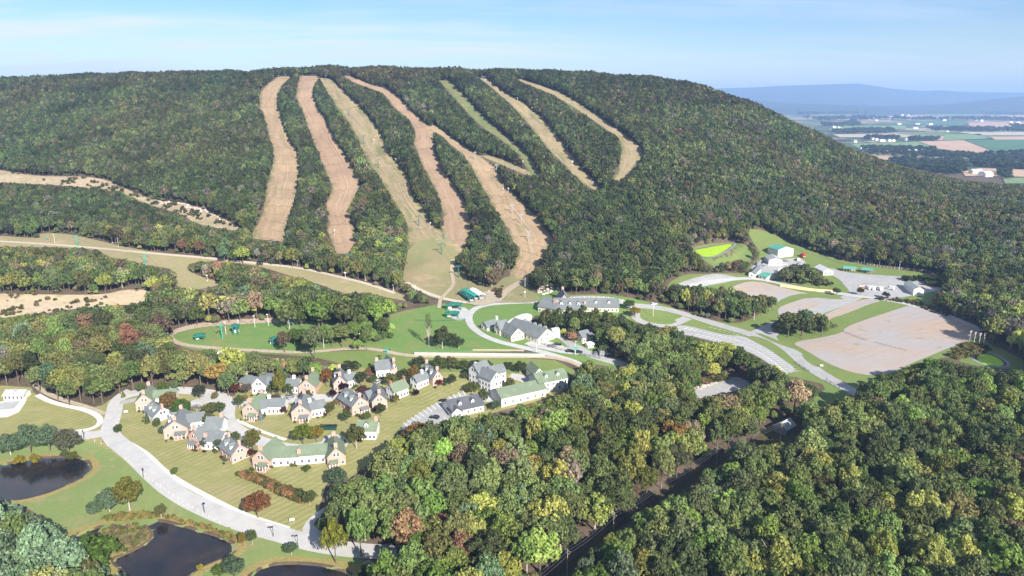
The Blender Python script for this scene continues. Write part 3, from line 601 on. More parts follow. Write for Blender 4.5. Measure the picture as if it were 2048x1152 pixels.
# ------------------------------------------------------------------ trees
def leaf_mat(name, trans=.28, vary=.5):
    m = bpy.data.materials.new(name); m.use_nodes = True; nt = m.node_tree; nt.nodes.clear()
    o = N(nt, 'ShaderNodeOutputMaterial'); a = N(nt, 'ShaderNodeAttribute', attribute_type='INSTANCER', attribute_name='tint')
    g = N(nt, 'ShaderNodeNewGeometry')
    r = N(nt, 'ShaderNodeMapRange'); L(nt, g.outputs['Random Per Island'], r.inputs[0]); r.inputs[3].default_value = 1-vary; r.inputs[4].default_value = 1+vary
    h = N(nt, 'ShaderNodeHueSaturation'); L(nt, a.outputs['Color'], h.inputs['Color']); L(nt, r.outputs[0], h.inputs['Value'])
    mm = N(nt, 'ShaderNodeMath', operation='MULTIPLY'); L(nt, g.outputs['Random Per Island'], mm.inputs[0]); mm.inputs[1].default_value = 37.7
    fr = N(nt, 'ShaderNodeMath', operation='FRACT'); L(nt, mm.outputs[0], fr.inputs[0])
    r2 = N(nt, 'ShaderNodeMapRange'); L(nt, fr.outputs[0], r2.inputs[0]); r2.inputs[3].default_value = .482; r2.inputs[4].default_value = .512; L(nt, r2.outputs[0], h.inputs['Hue'])
    d = N(nt, 'ShaderNodeBsdfDiffuse'); t = N(nt, 'ShaderNodeBsdfTranslucent'); mx = N(nt, 'ShaderNodeMixShader'); mx.inputs[0].default_value = trans
    L(nt, h.outputs[0], d.inputs[0]); L(nt, h.outputs[0], t.inputs[0]); L(nt, d.outputs[0], mx.inputs[1]); L(nt, t.outputs[0], mx.inputs[2]); L(nt, mx.outputs[0], o.inputs[0])
    return m
M['leaf'] = leaf_mat('leaf', .42); M['needle'] = leaf_mat('needle', .2, .4)
M['bark'] = flat_mat('bark', (.16,.125,.095), .95, .3, 3); M['pale_bark'] = flat_mat('pale_bark', (.46,.40,.34), .95, .2, 3)
def crown_mesh(kind, n, ls, seed, dens=1.0):
    """leaf clumps of a crown one unit wide and one unit tall, foot at the origin"""
    g = np.random.default_rng(seed); C = []; Rr = []
    if kind == 'broad': nl, zb, zt = 34, .22, 1.0
    elif kind == 'tall': nl, zb, zt = 28, .16, 1.0
    elif kind == 'pine': nl, zb, zt = 40, .14, 1.0
    elif kind == 'shrub': nl, zb, zt = 13, .0, 1.0
    elif kind == 'bare': nl, zb, zt = 15, .34, 1.0
    else: nl, zb, zt = 1, .03, 1.0
    if kind != 'cone':
        cz_, hz = (zb+zt)/2, (zt-zb)/2
        for i in range(nl):
            for _ in range(60):
                p = g.normal(size=3); p /= np.linalg.norm(p)
                if p[2] < -.45: continue
                f = g.uniform(.52, .80) if i > 3 else g.uniform(0, .35)
                c = p*f
                if kind == 'tall': c[:2] *= (1-.35*max(c[2], 0))
                if all(np.linalg.norm(c-o) > (.22 if nl > 24 else .30) for o in C): break
            C.append(c); Rr.append(g.uniform(.15, .33) if nl > 24 else g.uniform(.24, .40))
        C = np.array(C); Rr = np.array(Rr)
        P = []; Nn = []
        while len(P) < n:
            i = g.integers(len(C)); d = g.normal(size=3); d /= np.linalg.norm(d)
            if d[2] < -.55: continue
            p = C[i]+d*Rr[i]*g.uniform(.74, 1.14)
            q = np.linalg.norm(p-C, axis=1)/Rr; q[i] = 9
            if q.min() < .78: continue
            P.append(p); Nn.append(d)
        P = np.array(P); Nn = np.array(Nn)
        P = P*[.5, .5, hz]+[0, 0, cz_]
        P[:, 2] = np.maximum(P[:, 2], .01)
    else:
        t = 1-np.sqrt(g.uniform(0, 1, n)); th = g.uniform(0, 6.283, n); r = .5*(1-t)*(0.8+.25*np.sin(t*46+th*.0)+g.uniform(-.12, .12, n))+.015
        P = np.stack([r*np.cos(th), r*np.sin(th), zb+(zt-zb)*t], 1); Nn = np.stack([np.cos(th), np.sin(th), np.full(n, .5)], 1)
    D = Nn*1.0+g.normal(size=(n, 3))*(.55 if kind != 'pine' else .45); D[:, 2] += .25; D /= np.linalg.norm(D, axis=1)[:, None]
    u = np.cross(D, g.normal(size=(n, 3))); u /= np.linalg.norm(u, axis=1)[:, None]; v = np.cross(D, u)
    s = ls*g.uniform(.65, 1.3, n)[:, None]; a = g.uniform(.6, 1, n)[:, None]
    V = np.stack([P-u*s*.5-v*s*a*.42, P+u*s*.38-v*s*a*.5, P+u*s*.5+v*s*a*.4, P-u*s*.35+v*s*a*.5], 1)
    V[:, :, :] = V
    return V.reshape(-1, 3), np.arange(4*n).reshape(n, 4)
def trunk_mesh(kind, seed, n=6):
    g = np.random.default_rng(seed); b = MB()
    top = {'broad': .62, 'tall': .75, 'pine': .85, 'cone': .9, 'bare': .55, 'shrub': .4}[kind]
    b.bar((0, 0, -.03), (0, 0, top*.45), .028, n, .021); b.bar((0, 0, top*.45), (g.uniform(-.02, .02), g.uniform(-.02, .02), top), .021, n, .007)
    for k in range({'bare': 16}.get(kind, 6)):
        a = g.uniform(0, 6.283); z0 = g.uniform(.25, .55)*top/.6; r = g.uniform(.2, .42); z1 = min(.95, z0+g.uniform(.14, .36))
        e = (r*math.cos(a), r*math.sin(a), z1); b.bar((0, 0, z0*.9), e, .011, 4, .003)
        if kind == 'bare':
            for q in range(4):
                b.bar(tuple(.55*x for x in e[:2])+(z0+.55*(z1-z0),), (e[0]+g.uniform(-.14, .14), e[1]+g.uniform(-.14, .14), e[2]+g.uniform(-.02, .16)), .005, 3, .001)
    return np.array(b.V), b.F
PROTO = bpy.data.collections.new('tree_forms')    # not linked: only the scattered woods draw from it
FORMS = []
def form(name, kind, n, ls, seed, bark='bark'):
    V, Fc = crown_mesh(kind, n, ls, seed); tv, tf = trunk_mesh(kind, seed, 4)
    me = bpy.data.meshes.new(name)
    me.from_pydata(np.vstack([V, tv]).tolist(), [], Fc.tolist()+[tuple(i+len(V) for i in f) for f in tf])
    me.materials.append(M['needle' if kind in ('cone', 'pine') else 'leaf']); me.materials.append(M[bark])
    me.polygons.foreach_set('material_index', np.r_[np.zeros(len(Fc), np.int32), np.ones(len(tf), np.int32)]); me.update()
    o = bpy.data.objects.new(name, me); PROTO.objects.link(o); FORMS.append(name); return len(FORMS)-1
FAR = [form('form_a%d' % i, k, 260, .155, 40+i) for i, k in enumerate(['broad', 'broad', 'tall', 'broad', 'tall'])]
MID = [form('form_b%d' % i, k, 900, .085, 60+i) for i, k in enumerate(['broad', 'broad', 'tall', 'broad', 'tall', 'broad'])]
MIDB = form('form_c0', 'bare', 170, .10, 77, 'pale_bark'); 
NEARF = [form('form_d%d' % i, k, 2600, .052, 80+i) for i, k in enumerate(['broad', 'broad', 'tall', 'broad'])]
BUSHF = [form('form_ea%d' % i, 'shrub', 420, .14, 120+i) for i in range(2)]
PINEF = [form('form_e%d' % i, 'pine', 2800, .05, 90+i) for i in range(2)]
def gn_group():
    ng = bpy.data.node_groups.new('scatter_trees', 'GeometryNodeTree')
    ng.interface.new_socket('Geometry', in_out='INPUT', socket_type='NodeSocketGeometry'); ng.interface.new_socket('Geometry', in_out='OUTPUT', socket_type='NodeSocketGeometry')
    i = ng.nodes.new('NodeGroupInput'); o = ng.nodes.new('NodeGroupOutput'); p = ng.nodes.new('GeometryNodeInstanceOnPoints')
    c = ng.nodes.new('GeometryNodeCollectionInfo'); c.inputs['Collection'].default_value = PROTO; c.inputs['Separate Children'].default_value = True; c.inputs['Reset Children'].default_value = True
    def at(n, t):
        a = ng.nodes.new('GeometryNodeInputNamedAttribute'); a.data_type = t; a.inputs['Name'].default_value = n; return a.outputs['Attribute']
    l = ng.links.new
    l(i.outputs[0], p.inputs['Points']); l(c.outputs[0], p.inputs['Instance']); p.inputs['Pick Instance'].default_value = True
    l(at('pick', 'INT'), p.inputs['Instance Index']); l(at('turn', 'FLOAT_VECTOR'), p.inputs['Rotation']); l(at('size', 'FLOAT_VECTOR'), p.inputs['Scale'])
    l(p.outputs[0], o.inputs[0]); return ng
GN = gn_group()
def scatter(name, P, pick, turn, size, tint, label, cat):
    me = bpy.data.meshes.new(name); n = len(P)
    me.vertices.add(n); me.vertices.foreach_set('co', np.asarray(P, np.float32).ravel())
    me.attributes.new('pick', 'INT', 'POINT').data.foreach_set('value', np.asarray(pick, np.int32))
    t = np.zeros((n, 3), np.float32); t[:, 2] = turn; me.attributes.new('turn', 'FLOAT_VECTOR', 'POINT').data.foreach_set('vector', t.ravel())
    me.attributes.new('size', 'FLOAT_VECTOR', 'POINT').data.foreach_set('vector', np.asarray(size, np.float32).ravel())
    me.attributes.new('tint', 'FLOAT_COLOR', 'POINT').data.foreach_set('color', np.c_[tint, np.ones(n)].astype(np.float32).ravel())
    o = bpy.data.objects.new(name, me); COL.objects.link(o); md = o.modifiers.new('scatter', 'NODES'); md.node_group = GN
    return tag(o, label, cat, kind='stuff')
TINT = {'dark': (.073,.092,.038), 'mid': (.100,.130,.044), 'olive': (.135,.142,.050), 'ygreen': (.185,.195,.052), 'brown': (.138,.112,.066), 'rust': (.175,.105,.06), 'gold': (.23,.175,.055), 'grey': (.145,.132,.098), 'blue': (.098,.142,.078), 'deep': (.062,.072,.036), 'fresh': (.120,.170,.042)}
CWORD = {'dark': 'dark green', 'mid': 'mid green', 'olive': 'olive green', 'ygreen': 'yellow green', 'brown': 'dull brown', 'rust': 'rust brown', 'gold': 'golden', 'grey': 'greyish', 'blue': 'blue green', 'deep': 'very dark green', 'fresh': 'fresh green'}
PAL = {'mtn': dict(dark=.42, deep=.22, mid=.22, olive=.07, grey=.03, brown=.02, rust=.001),
       'ridge': dict(dark=.40, deep=.25, mid=.12, olive=.09, grey=.06, brown=.07, rust=.002),
       'flank': dict(dark=.30, deep=.10, mid=.22, olive=.20, grey=.09, brown=.05, rust=.002, ygreen=.01),
       'midl': dict(dark=.24, deep=.06, mid=.30, olive=.20, grey=.05, brown=.07, rust=.012, ygreen=.06, blue=.02, gold=.006),
       'fg': dict(mid=.38, dark=.18, fresh=.16, olive=.13, ygreen=.10, blue=.03, brown=.03, rust=.012, gold=.004, grey=.02),
       'fgr': dict(mid=.50, dark=.22, fresh=.12, olive=.09, ygreen=.08, blue=.01, brown=.012, gold=.006),
       'isle': dict(fresh=.5, mid=.4, ygreen=.06, dark=.04),
       'bl': dict(blue=.80, mid=.10, fresh=.06, olive=.04)}
def zone(px, row):
    if px < 330 and row > 985: return 'bl'
    if row > 720 and px > 1150: return 'fgr'
    if row > 720 and px > 600: return 'fg'
    if px > 1330 and row < 565: return 'flank' if row > 225 else 'ridge'
    if 540 < px < 800 and 636 < row < 702: return 'isle'
    if row < 195: return 'ridge'
    if row < 480: return 'mtn'
    if row < 720 and px > 850 and row < 590: return 'mtn'
    return 'midl'
def candidates(k_=1.0):
    out = []
    for y0, y1, s in ((165, 430, 8.6*k_), (430, 640, 7.0*k_), (640, 1225, 5.3*k_)):
        xs = np.arange(-1000, 1000, s); ys = np.arange(y0, y1, s*.92)
        gx, gy = np.meshgrid(xs, ys); gx[::2] += s/2
        P = np.stack([gx.ravel(), gy.ravel()], 1)+RNG.uniform(-.36, .36, (gx.size, 2))*s
        k = np.abs(P[:, 0]) < P[:, 1]*.86+40; out.append(P[k])
    P = np.vstack(out); z = hgt(P[:, 0], P[:, 1])
    for pol, zw, zp in PONDS:
        d = polydist(P, pol); k = d > 3; P, z = P[k], z[k]
    return np.c_[P, z]
T = candidates()
def fbm2(x, y, wl, seed):
    g = np.random.default_rng(seed); s = np.zeros(len(x))
    for k in range(10):
        a = g.uniform(0, 3.14); w = wl*g.uniform(.5, 1.6); s += np.sin((x*math.cos(a)+y*math.sin(a))*6.283/w+g.uniform(0, 6.28))
    return s/3.2
_WIRELINE = resample(unproj([(1500,905),(1432,937),(1320,1012),(1226,1075),(1134,1153),(1040,1230)])[:, :2], 120)
def sizes(T, k):
    n = len(T); near = T[:, 1] < 430; mid = T[:, 1] < 640
    cw = np.where(near, RNG.uniform(9.5, 16, n), np.where(mid, RNG.uniform(6.5, 11.5, n), RNG.uniform(4.5, 9.2, n)))*k
    ch = np.where(near, RNG.uniform(14, 20, n), np.where(mid, RNG.uniform(10.5, 15.5, n), RNG.uniform(9.5, 14.5, n)))*(k if k == 1 else k*1.15)
    return cw, ch
def allowed(T, cw, ch):
    # nothing may stand where the photograph shows open ground
    pb = proj(T); wpx = cw/pb[:, 2]*F; bad = np.zeros(len(T), bool); crest = T[:, 1] > 1152; lax = (RNG.uniform(0, 1, len(T)) < .15) & (T[:, 1] > 430)
    for dz, dxf in ((0, 0), (.35, 0), (.6, 0), (.88, 0), (.62, -.30), (.62, .30), (.45, -.40), (.45, .40), (.76, 0), (.8, -.2), (.8, .2)):
        q = T.copy(); q[:, 2] += ch*dz; q = proj(q); q[:, 0] += wpx*dxf
        bad |= masked(q[:, :2]) & ~(crest & (dz < .5)) & ~(lax & (dxf != 0))
    wl = _WIRELINE; k = np.where(T[:, 1] < 330)[0]
    if len(k): bad[k] |= np.min(np.linalg.norm(T[k, None, :2]-wl[None], axis=2), axis=1) < 2.2+.22*cw[k]
    return ~(bad | (pb[:, 0] < -160) | (pb[:, 0] > 2210) | (pb[:, 1] > 1330))
small = None
cw, ch = sizes(T, 1); ok = allowed(T, cw, ch); T, cw, ch = T[ok], cw[ok], ch[ok]
for k_ in (.66, .42, .34):
    U = candidates(max(.5, k_)); cell = 3.0; occ = set()
    for p, w in zip(T, cw):
        r = int(w*.42/cell)+1
        for i in range(-r, r+1):
            for j in range(-r, r+1):
                if (i*i+j*j)*cell*cell < (w*.46)**2: occ.add((int(p[0]//cell)+i, int(p[1]//cell)+j))
    fr = np.array([(int(p[0]//cell), int(p[1]//cell)) not in occ for p in U]); U = U[fr]
    a_, b_ = sizes(U, k_); ok = allowed(U, a_, b_); T = np.vstack([T, U[ok]]); cw = np.r_[cw, a_[ok]]; ch = np.r_[ch, b_[ok]*(.72 if k_ < .5 else 1)]
    small = np.r_[small if small is not None else np.zeros(len(T)-ok.sum(), bool), np.full(ok.sum(), k_ < .5)]
pb = proj(T); wpx = cw/pb[:, 2]*F; nT = len(T)
zn = [zone(a, b) for a, b in pb[:, :2]]
fb = fbm2(T[:, 0], T[:, 1], 130, 3); fb2 = fbm2(T[:, 0], T[:, 1], 60, 5)
ck = []
for i, z in enumerate(zn):
    p = dict(PAL[z]); k = math.exp(.55*fb[i])
    for c in ('dark', 'deep', 'mid', 'blue'): p[c] = p.get(c, 0)*k
    if z == 'fg' and pb[i, 1] > 880 and pb[i, 0] < 1000: p['blue'] = p['blue']+.08; p['rust'] += .012
    ks = list(p); w = np.array([p[q] for q in ks]); ck.append(ks[RNG.choice(len(ks), p=w/w.sum())])
fb3 = fbm2(T[:, 0], T[:, 1], 260, 11); tint = np.array([TINT[c] for c in ck])*np.exp(np.stack([.11*fb3, .02*fb3, .03*fb3], 1)*np.where(T[:, 1:2] > 520, 1, .35))*np.array([{'bl': 1.75, 'fg': 1.8, 'fgr': 1.68, 'midl': 1.62, 'mtn': 1.32, 'ridge': 1.06, 'flank': 1.42, 'isle': 1.5}.get(z, 1.4) for z in zn])[:, None]*np.exp(RNG.normal(0, 1, (nT, 1))*np.where(T[:, 1:2] > 500, .18, .23)+.12*fb2[:, None]+np.where(T[:, 1:2] > 500, .18, .10)*fb[:, None])*RNG.uniform(.93, 1.07, (nT, 3))
inframe = (pb[:, 0] > -10) & (pb[:, 0] < 2058) & (pb[:, 1]-ch/pb[:, 2]*F*.9 < 1150) & (pb[:, 1] > 0)
# the 300 that show largest become trees of their own
order = np.argsort(-wpx*inframe)
NIND = 300
solo = order[:NIND]; rest = np.setdiff1d(np.arange(nT), solo)
pick = np.zeros(nT, int)
for i in range(nT):
    bare = ck[i] in ('grey',) and RNG.uniform() < .45
    if small[i] and T[i, 1] < 760: pick[i] = BUSHF[RNG.integers(2)]
    elif zn[i] == 'bl': pick[i] = PINEF[RNG.integers(2)]
    elif bare and T[i, 1] < 720: pick[i] = MIDB
    elif T[i, 1] < 400: pick[i] = NEARF[RNG.integers(4)]
    elif T[i, 1] < 680: pick[i] = MID[RNG.integers(6)]
    else: pick[i] = FAR[RNG.integers(5)]
turn = RNG.uniform(0, 6.283, nT); size = np.stack([cw*RNG.uniform(.9, 1.1, nT), cw*RNG.uniform(.9, 1.1, nT), ch], 1)
def sc(name, sel, lab, cat):
    if len(sel): scatter(name, T[sel], pick[sel], turn[sel], size[sel], tint[sel], lab, cat)
upper = rest[T[rest, 1] >= 560]; lower = rest[T[rest, 1] < 560]
sc('mountain_forest', upper, 'mixed dark green and brown forest covering the mountain', 'forest')
sc('valley_woods', lower, 'mixed green and yellowing woods on the lower slopes and valley', 'forest')
print('TREES', nT, len(upper), len(lower))
# individual trees: an Empty at the foot, trunk and crown as parts
CR, TR = {}, {}
def crown_of(kind, v):
    if (kind, v) not in CR:
        n, ls = {'broad': (2900, .050), 'tall': (2700, .050), 'pine': (3000, .048), 'cone': (900, .09), 'bare': (420, .05), 'shrub': (900, .085)}[kind]
        V, Fc = crown_mesh(kind, n, ls, 200+v*13+len(kind)*7)
        a = mesh_obj('crown', V, Fc, 'needle' if kind in ('pine', 'cone') else 'leaf'); tv, tf = trunk_mesh(kind, 300+v)
        b = mesh_obj('trunk', tv, tf, 'pale_bark' if kind == 'bare' or v == 2 else 'bark')
        CR[kind, v] = a.data; TR[kind, v] = b.data; bpy.data.objects.remove(a); bpy.data.objects.remove(b)
    return CR[kind, v], TR[kind, v]
NAME = {'broad': 'broadleaf_tree', 'tall': 'broadleaf_tree', 'pine': 'pine_tree', 'cone': 'conifer', 'bare': 'bare_tree', 'shrub': 'shrub'}
CAT = {'broad': 'tree', 'tall': 'tree', 'pine': 'tree', 'cone': 'tree', 'bare': 'tree', 'shrub': 'shrub'}
def tree(P, sz, kind, v, col, label, group=None, rz=0):
    cm, tm = crown_of(kind, v)
    e = empty(NAME[kind], P, label, CAT[kind], group, rz); e.scale = sz
    c = bpy.data.objects.new('crown', cm); COL.objects.link(c); c.parent = e; c['tint'] = [float(x) for x in col]
    if kind != 'shrub':
        t = bpy.data.objects.new('trunk', tm); COL.objects.link(t); t.parent = e
    return e
LAND = [((1568,858),'the shed in the woods'),((1430,920),'the upper power pole'),((1320,998),'the middle power pole'),((1226,1058),'the lower power pole'),((1134,1135),'the lowest power pole'),
        ((670,1080),'the yellow roadside tree'),((740,1100),'the road end at the bottom'),((835,870),'the big orange oak'),((940,820),'the dark roofed house'),((1445,775),'the small lot in the woods'),((1670,795),'the wood meadow'),
        ((1975,720),'the small green basin'),((60,1000),'the left pond'),((200,1100),'the pond spit'),((672,955),'the long house lawn'),((1820,980),'the bare purple brown tree'),((2040,1145),'the lower right photo corner'),((2040,860),'the right photo edge'),((1040,1145),'the bottom photo edge'),((1780,760),'the huge gravel lot'),((1150,860),'the green roofed apartments')]
ORD = ['first','second','third','fourth','fifth','sixth','seventh','eighth','ninth','tenth','eleventh','twelfth','thirteenth','fourteenth','fifteenth','sixteenth','seventeenth','eighteenth','nineteenth','twentieth']
cnt = {}; rows = []
for i in solo:
    c = np.array([pb[i, 0], pb[i, 1]-ch[i]/pb[i, 2]*F*.55]); d = [np.linalg.norm(c-np.array(l[0])) for l in LAND]; j = int(np.argmin(d)); v = c-np.array(LAND[j][0])
    s = 'right of' if v[0] > abs(v[1]) else 'left of' if -v[0] > abs(v[1]) else 'above' if v[1] < 0 else 'below'
    rows.append((j, s, ck[i], d[j], i))
rows.sort(key=lambda r: r[3])
for j, s, c, d, i in rows:
    k = cnt.get((j, s, c), 0); cnt[j, s, c] = k+1
    kind = 'pine' if zn[i] == 'bl' else 'bare' if (c == 'grey' and i % 2) else ('tall' if i % 3 == 0 else 'broad')
    nm = {'pine': 'pine', 'bare': 'thin tree'}.get(kind, 'broadleaf tree')
    tree(T[i], size[i], kind, int(i) % 4, tint[i], f'{CWORD[c]} {nm}, {ORD[min(k, 19)]} of its colour {s} {LAND[j][1]}', 'pines of the lower left wood' if kind == 'pine' else 'broadleaf trees of the foreground wood', turn[i])
# ------------------------------------------------------------------ buildings
def brick_mat():
    m, nt, b = newmat('brick_wall')
    g = N(nt, 'ShaderNodeNewGeometry')
    c = ramp(nt, noise(nt, 2.5, 5, .8), [(.3, (.47,.27,.21)), (.7, (.60,.38,.31))])
    sp = N(nt, 'ShaderNodeSeparateXYZ'); L(nt, g.outputs['Position'], sp.inputs[0])
    w = N(nt, 'ShaderNodeMath', operation='PINGPONG'); L(nt, sp.outputs[2], w.inputs[0]); w.inputs[1].default_value = .15
    c = mix(nt, mask(nt, w.outputs[0], .03, 0), c, (.60,.47,.41)); L(nt, c, b.inputs['Base Color']); return m
def siding_mat(name, c):
    m, nt, b = newmat(name); g = N(nt, 'ShaderNodeNewGeometry'); sp = N(nt, 'ShaderNodeSeparateXYZ'); L(nt, g.outputs['Position'], sp.inputs[0])
    w = N(nt, 'ShaderNodeMath', operation='PINGPONG'); L(nt, sp.outputs[2], w.inputs[0]); w.inputs[1].default_value = .14
    k = mix(nt, mask(nt, w.outputs[0], .025, 0), ramp(nt, noise(nt, .7, 4), [(.3, tuple(.94*x for x in c)), (.7, c)]), tuple(.7*x for x in c))
    L(nt, k, b.inputs['Base Color']); b.inputs['Roughness'].default_value = .6; return m
def roof_mat(name, c, v=.22):
    m, nt, b = newmat(name)
    k = ramp(nt, noise(nt, 3.5, 5, .8), [(.28, tuple(x*(1-v) for x in c)), (.72, tuple(x*(1+v) for x in c))])
    k = mix(nt, mask(nt, noise(nt, .25, 4), .5, .7), k, tuple(x*1.2 for x in c))
    L(nt, k, b.inputs['Base Color']); b.inputs['Roughness'].default_value = .85; bump(nt, b, noise(nt, 5, 2), .05); return m
M['brick'] = brick_mat(); M['white_siding'] = siding_mat('white_siding', (.72,.70,.67)); M['cream_siding'] = siding_mat('cream_siding', (.66,.60,.46)); M['grey_siding'] = siding_mat('grey_siding', (.30,.31,.31)); M['dark_brick'] = flat_mat('dark_brick', (.36,.17,.14), .9, .3, 2.5)
M['roof_grey'] = roof_mat('roof_grey', (.165,.18,.18)); M['roof_green'] = roof_mat('roof_green', (.165,.205,.135), .16); M['roof_dark'] = roof_mat('roof_dark', (.10,.105,.115)); M['roof_teal'] = roof_mat('roof_teal', (.10,.33,.25), .12); M['roof_white'] = roof_mat('roof_white', (.7,.7,.68), .06); M['roof_pale'] = roof_mat('roof_pale', (.36,.37,.36), .12)
def glass_mat():
    m, nt, b = newmat('window_glass'); b.inputs['Base Color'].default_value = (.035,.045,.06,1); b.inputs['Roughness'].default_value = .12; b.inputs['Specular IOR Level'].default_value = .5; return m
M['glass'] = glass_mat(); M['trim'] = flat_mat('trim', (.8,.79,.77), .6); M['rubber'] = flat_mat('rubber', (.02,.02,.02), .9)
_w = MB(); _w.box((0, 0, 0), (1.15, .10, 1.55), mi=0); _w.box((0, -.035, .36), (.92, .10, .58), mi=1); _w.box((0, -.035, -.34), (.92, .10, .62), mi=1)
_wo = _w.build('window', 'trim', mats=['trim', 'glass']); WIN = _wo.data; bpy.data.objects.remove(_wo)
_w = MB(); _w.box((0, 0, 0), (1.2, .10, 2.2), mi=0); _w.box((0, -.03, -.05), (.95, .10, 2.0), mi=1)
_wo = _w.build('door', 'trim', mats=['trim', 'glass']); DOOR = _wo.data; bpy.data.objects.remove(_wo)
def rect(p, d=None):
    G = unproj(p)[:, :2]
    if len(p) == 2:
        a, b = G; u = b-a; w = np.linalg.norm(u); u /= w; v = np.array([-u[1], u[0]])
        if v@a < 0: v = -v
        return a, u, v, w, d
    a, b, c = G; u = b-a; w = np.linalg.norm(u); u /= w; v = (c-b)-u*((c-b)@u); dd = np.linalg.norm(v); v /= dd
    return a, u, v, w, d or dd
def building(name, label, cat, blocks, group=None):
    R0 = [rect(b['p'], b.get('d')) for b in blocks]
    c0 = R0[0][0]+R0[0][1]*R0[0][3]/2+R0[0][2]*R0[0][4]/2
    zg = []
    for a, u, v, w, d in R0:
        q = np.array([a, a+u*w, a+v*d, a+u*w+v*d]); zg.append(hgt(q[:, 0], q[:, 1]))
    org = np.array([c0[0], c0[1], min(z.min() for z in zg)])
    E = empty(name, org, label, cat, group)
    def win(mesh, nm, p, out):
        o = bpy.data.objects.new(nm, mesh); COL.objects.link(o); o.parent = E; o.location = np.array(p)-org
        o.rotation_euler = (0, 0, math.atan2(out[0], -out[1]))
    for (a, u, v, w, d) in R0[:2]:
        if group and 'townhouses' in group: FOOT.append((a, u, v, w))
    for (a, u, v, w, d), zz, b in zip(R0, zg, blocks):
        z0 = float(zz[:2].mean()) if not b.get('flat') else float(zz.min()); z0 = max(z0, zz.min())
        e, r = b.get('e', 5)*.92, b.get('r', 3.5)*.9; rd = b.get('ridge', 'v')
        S, T_, ls, lt = (u, v, w, d) if rd == 'v' else (v, u, d, w)     # span direction, ridge direction
        o3 = lambda q, z: (q[0], q[1], z)
        m = MB(); P0 = o3(a, z0)
        m.prism([(0, -2.5), (ls, -2.5), (ls, e-.03), (ls/2, e+r-.05), (0, e-.03)], (P0, S), (o3(a+T_*lt, z0), S))
        if b.get('open'):
            m = MB()
            for i in range(5):
                for s_ in (.1, ls-.1):
                    q = a+T_*(lt*(i+.02)/4.05)+S*s_; m.box((q[0], q[1], z0+e/2-.5), (.22, .22, e+1), math.atan2(u[1], u[0]))
            q = a+(T_*lt/2+S*(ls-.4) if rd == 'u' else T_*(lt-.4)+S*ls/2); m.box((q[0], q[1], z0+e*.3), (w*.96, .15, e*.7), math.atan2(u[1], u[0]))
        wall = m.build({'brick': 'brick_wall', 'white_siding': 'white_wall', 'cream_siding': 'cream_wall'}.get(b['wall'], 'wall'), b['wall'], E, org)
        ov, sl, th = b.get('ov', .5), r/(ls/2), .22
        m = MB(); prof = [(-ov, e-ov*sl), (ls/2, e+r), (ls+ov, e-ov*sl), (ls+ov, e-ov*sl+th), (ls/2, e+r+th), (-ov, e-ov*sl+th)]
        if b.get('hip'):
            h = b['hip']; k = []
            bs = [(-ov, -ov), (ls+ov, -ov), (ls+ov, lt+ov), (-ov, lt+ov)]; hi = min(ls/2, lt/2)*.98*h
            tp = [(ls/2, hi), (ls/2, lt-hi)]
            V = [o3(a+S*x+T_*y, z0+e-ov*sl) for x, y in bs]+[o3(a+S*x+T_*y, z0+e+r+th) for x, y in tp]
            m.add(V, [(0,1,4), (1,2,5,4), (2,3,5), (3,0,4,5), (0,3,2,1)])
        else:
            m.prism(prof, (o3(a-T_*ov, z0), S), (o3(a+T_*(lt+ov), z0), S))
        ro = m.build('roof', b['roof'], E, org)
        for t, sd_ in b.get('ch', []):
            q = a+T_*(lt*t)+S*(ls*sd_); zr = z0+e+r*(1-abs(sd_-.5)*2); m = MB(); an = math.atan2(u[1], u[0])
            m.box((q[0], q[1], zr+.1), (1.4, .9, 2.6), an); m.box((q[0], q[1], zr+1.48), (1.65, 1.15, .2), an); m.box((q[0], q[1], zr+1.7), (.9, .5, .26), an, 0)
            m.build('chimney', b.get('chm', 'brick'), E, org)
        nd = b.get('dorm', 0)                                            # dormers on the slope that looks at the camera
        side = b.get('dside', 0)
        for k in range(nd):
            t = (k+.5)/nd*.8+.1; q = a+T_*(lt*t)+S*(ls*(.24 if side == 0 else .76)); zz_ = z0+e+r*.48; sg = 1 if side == 0 else -1
            dw, dh = 1.5, 1.3; m = MB(); f = q-S*sg*.9
            prof_ = [(-dw/2, -1.0), (dw/2, -1.0), (dw/2, dh*.7), (0, dh*1.25), (-dw/2, dh*.7)]
            m.prism(prof_, (o3(f, zz_), T_), (o3(f+S*sg*2.3, zz_), T_))
            D = m.build('dormer', 'trim', E, org)
            m = MB(); q2 = f-S*sg*.18
            m.prism([(-dw/2-.2, dh*.6), (0, dh*1.3), (dw/2+.2, dh*.6), (dw/2+.2, dh*.75), (0, dh*1.45), (-dw/2-.2, dh*.75)], (o3(q2, zz_), T_), (o3(q2+S*sg*2.5, zz_), T_))
            x = m.build('dormer_roof', b['roof'], D, org)
            o = bpy.data.objects.new('window', WIN); COL.objects.link(o); o.parent = D; ou = -S*sg
            o.location = np.array(o3(f+ou*.03, zz_+.15))-org; o.rotation_euler = (0, 0, math.atan2(ou[0], -ou[1])); o.scale = (.75, 1, .6)
        fl = max(1, int((e-.6)/2.5))
        def face(q0, du, ln, out, cols, gable):
            for f in range(fl):
                for c in range(cols):
                    x = ln*(c+.5)/cols; p = q0+du*x+out*.03
                    if f == 0 and c == cols//2 and b.get('door') and gable is not None: win(DOOR, 'door', (p[0], p[1], z0+1.1), out); continue
                    win(WIN, 'window', (p[0], p[1], z0+1.55+f*2.55), out)
            if gable:
                for s_ in (-.75, .75): p = q0+du*(ln/2+s_)+out*.03; win(WIN, 'window', (p[0], p[1], z0+e+min(.6, r*.2)), out)
        nc = b.get('win', 3)
